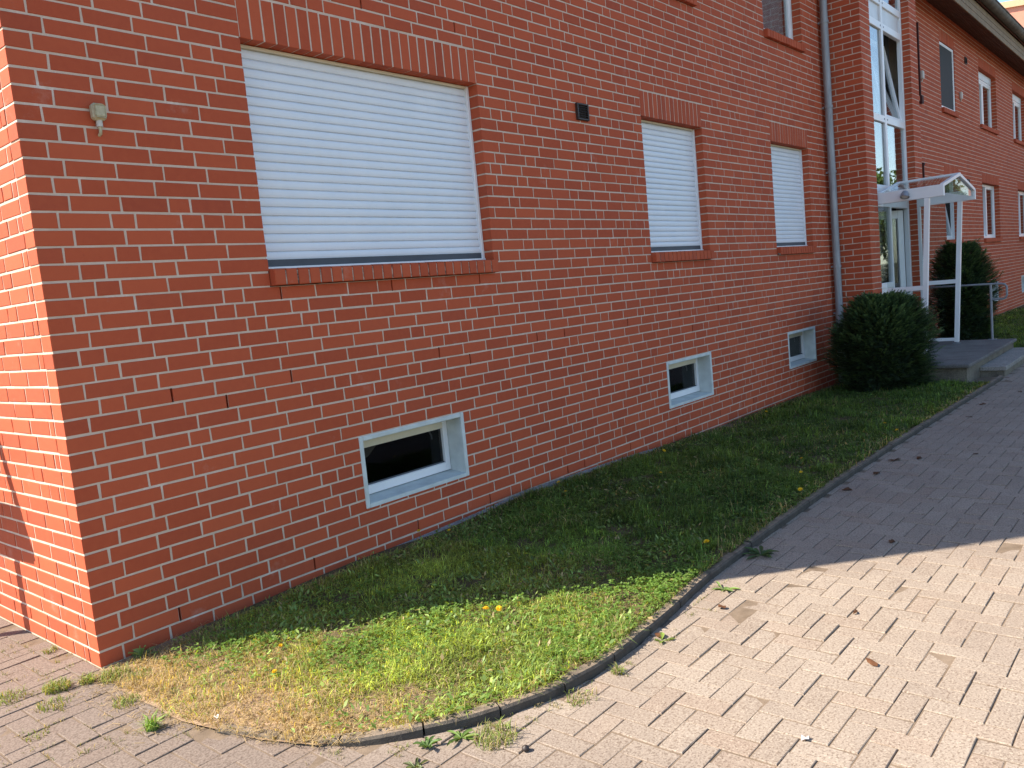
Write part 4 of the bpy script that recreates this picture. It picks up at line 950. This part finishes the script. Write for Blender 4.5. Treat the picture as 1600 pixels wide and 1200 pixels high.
def rosette(x, y, z, n, L, W, label, seed, up_=.6, colr=(.17, .26, .08), name='broadleaf_weed'):
    r = random.Random(seed); w = empty(name, (x, y, z)); tag(w, label, 'weed')
    for i in range(n):
        a = 6.283*i/n+r.uniform(-.7, .7); d = Vector((math.cos(a), math.sin(a), 0)); s_ = Vector((-d.y, d.x, 0)); l = L*r.uniform(.35, 1.15); el = up_*r.uniform(.2, 1.5); curl = r.uniform(-.35, .35); V = []; k = r.uniform(.75, 1.3)
        for t_, wd in ((0, .10), (.2, .22), (.42, .62), (.68, .80), (.88, .48), (1.0, .05)):
            wd *= r.uniform(.75, 1.2); c = d*(l*t_*math.cos(el))+s_*(l*curl*t_*t_)+Vector((0, 0, l*(math.sin(el)*t_-.45*t_*t_*math.sin(el)))); V += [c-s_*W*wd/2+Vector((0, 0, .006*wd)), c-Vector((0, 0, .002)), c+s_*W*wd/2+Vector((0, 0, .006*wd))]
        F = [(3*j+q, 3*j+q+1, 3*j+q+4, 3*j+q+3) for j in range(5) for q in (0, 1)]; V = [tuple(v) for v in V]
        link('leaf', np_mesh('leaf', V, F, None, [M['weed']], [(colr[0]*k, colr[1]*k, colr[2]*k)]*len(V), True), w)
rosette(.17, -.07, lawn_z(.17, -.07), 11, .12, .042, 'upright broad-leaved weed beside the brick corner', 1, 1.1, (.20, .30, .11))
rosette(.60, -.40, lawn_z(.6, -.4), 7, .09, .026, 'flat broad-leaved weed in the straw patch by the shadow', 2, .6)
rosette(2.86, -2.19, path_z(2.8), 17, .12, .030, 'large broad-leaved weed on the path side of the kerb in shade', 3, .4, (.07, .12, .04))
rosette(2.27, -2.24, path_z(2.2), 13, .08, .022, 'green weed at the kerb exactly on the shadow edge', 4, .4)
rosette(1.57, -2.27, path_z(1.5), 6, .07, .026, 'small yellow green weed at the kerb bend', 5, .35, (.17, .24, .05))
rosette(.36, -1.97, path_z(.3), 16, .06, .020, 'dense low weed at a joint of the curved kerb', 6, .5, (.10, .17, .05))
rosette(.47, -2.04, path_z(.4), 14, .085, .020, 'leafy weed sprawling along the curved kerb', 7, .4, (.13, .21, .05))
rosette(.24, -2.03, path_z(.3), 14, .05, .013, 'small grey green weed in the paving below the kerb', 8, .4, (.12, .15, .06))
rosette(.05, -.62, lawn_z(.05, -.62), 8, .045, .018, 'small dusty weed in the bare ground at the lawn end', 9, .5, (.12, .15, .05))
rosette(1.9, -1.75, lawn_z(1.9, -1.75), 6, .07, .028, 'broad-leaved weed in the sunlit lawn near the kerb', 10, .7, (.12, .19, .05))
rosette(1.05, -1.25, lawn_z(1.05, -1.25)+.01, 6, .10, .03, 'broad-leaved weed on the lawn at the shadow line', 11, .9, (.11, .18, .05))
# fallen leaves, seed pod and litter
def dead_leaf(x, y, sz, label, seed, mat='dead', name='dead_leaf', cat='leaf', z=None):
    r = random.Random(seed); a0 = r.uniform(0, 6.28); n = 9; V = [(0, 0, .012*r.uniform(.5, 1.3))]
    for i in range(n):
        a = a0+6.283*i/n; rr = sz*(.55+.45*abs(math.cos(a-a0)))*r.uniform(.7, 1.15); V.append((rr*math.cos(a), rr*.62*math.sin(a), r.uniform(.001, .016)))
    F = [(0, 1+i, 1+(i+1) % n) for i in range(n)]
    V2 = V+[(v[0], v[1], v[2]-.0018) for v in V]; F2 = F+[tuple(n+1+k for k in f[::-1]) for f in F]
    o = MB().add(V2, F2, 0, True).build(name, M[mat], None, (x, y, (path_z(x) if z is None else z)+.001), r.uniform(0, 3)); tag(o, label, cat, 'leaves and litter on the paving' if cat == 'leaf' else None)
for i, (x, y, s_, lb) in enumerate([(2.04, -2.34, .035, 'brown dead leaf on the sunlit paving near the kerb'), (1.78, -3.14, .035, 'brown dead leaf alone in the middle of the sunlit paving'), (2.26, -2.92, .022, 'thin brown leaf in the sun below the shadow edge'),
    (5.47, -2.20, .06, 'dark dead leaf clump beside the kerb in the shade'), (5.58, -2.36, .05, 'dark dead leaf in shade one step from the kerb'), (3.37, -2.77, .035, 'dark leaf scrap in shade close to the shadow edge'), (5.85, -2.72, .03, 'small dark leaf far out on the shaded paving'),
    (5.0, -2.20, .05, 'reddish leaf scraps at the shaded kerb'), (4.45, -2.16, .05, 'brown leaf scraps at the shaded kerb, nearest the shadow edge'), (1.60, -2.24, .03, 'dark leaf lying in the kerb bend'), (8.6, -2.25, .06, 'dark leaf clump at the kerb near the landing'), (9.6, -2.45, .05, 'dark leaf on the paving before the step'), (7.7, -2.3, .04, 'small leaf at the far kerb')]): dead_leaf(x, y, s_, lb, 60+i)
sp = MB(); sp.tube([(0, 0, .001), (0, 0, .006), (0, 0, .016), (0, 0, .022)], [.008, .015, .013, .004], 10); o = sp.build('seed_pod', M['darkplastic'], None, (.53, -2.31, 0)); tag(o, 'small dark round pod on the paving below the curved kerb', 'pod')
dead_leaf(1.10, -3.12, .022, 'small pale shiny scrap on the sunlit paving at the bottom', 90, 'foil', 'foil_scrap', 'litter')
dead_leaf(.03, -1.04, .016, 'tiny white paper scrap at the scorched lawn edge', 91, 'paper', 'paper_scrap', 'litter', 0.012)

# ------------------------------------------------------------------ things just outside the picture
# unseen stand-in, added and shaped so its shadow falls on the gable wall
dd = 0.40; sy = dd*0.672/0.741; sz_ = dd*math.tan(SUN_EL)/0.741
brd = empty('shadow_prop', (-dd, 1.01+sy, 0)); tag(brd, 'unseen added wooden railing with a slanted post standing beside the sunlit gable wall', 'prop')
Q = lambda pts: [(y-1.01, z+sz_) for y, z in pts]
MB().prism(Q([(.70, .45), (2.1, .40), (2.1, .74), (.775, .74)]), 'x', -.012, .012).build('board', M['wood'], brd)
MB().prism(Q([(.655, .445), (.705, .43), (1.30, 2.0), (1.24, 2.0)]), 'x', .013, .05).build('slanted_post', M['wood'], brd)
for yy in (1.0, 1.9): MB().box(-.05, -.013, yy-1.01-.028, yy-1.01+.028, -.05, .60+sz_).build('post', M['wood'], brd)
# trees across the path, seen only mirrored in the glass
def tree(x, y, h, r_, seed, label):
    q = random.Random(seed); t_ = empty('garden_tree', (x, y, -.1)); tag(t_, label, 'tree', 'trees across the path')
    m = MB().tube([(0, 0, 0), (.1, 0, h*.3), (0, .1, h*.6)], [.22, .17, .09], 10)
    for i in range(6): a = i*1.05; m.tube([(0.05, 0, h*.35+.1*i), (r_*.4*math.cos(a), r_*.4*math.sin(a), h*.55+.1*i), (r_*.75*math.cos(a), r_*.75*math.sin(a), h*.75)], [.08, .05, .02], 7)
    m.build('trunk', M['bark'], t_); V = []; F = []; Cc = []
    cl_ = [(q.uniform(-1, 1)*r_*.7, q.uniform(-1, 1)*r_*.7, h*q.uniform(.42, .92), q.uniform(.25, .45)*r_) for _ in range(26)]
    for i in range(7000):
        cx, cy, cz, cr = cl_[i % 26]; v = Vector((q.gauss(0, 1), q.gauss(0, 1), q.gauss(0, 1))).normalized()*cr*q.uniform(.6, 1.05); a = Vector((q.uniform(-1, 1), q.uniform(-1, 1), q.uniform(-1, 1))).normalized()*.11; b2 = a.orthogonal().normalized()*.06
        p = Vector((cx, cy, cz))+v; b = len(V); V += [tuple(p-a), tuple(p+b2), tuple(p+a), tuple(p-b2)]; F.append((b, b+1, b+2, b+3)); k = q.uniform(.6, 1.4); Cc += [(.06*k, .10*k, .022*k)]*4
    link('crown', np_mesh('crown', V, F, None, [M['treeleaf']], Cc), t_)
tree(31, -7.2, 5.0, 2.2, 1, 'round green garden tree beyond the path, nearest the entrance'); tree(40, -9.5, 5.5, 2.6, 2, 'green garden tree further along the path'); tree(36, -13.5, 6.0, 2.6, 3, 'green garden tree standing back from the path')

scene.render.engine = 'CYCLES'
scene.cycles.max_bounces = 6; scene.cycles.diffuse_bounces = 3; scene.cycles.transparent_max_bounces = 10
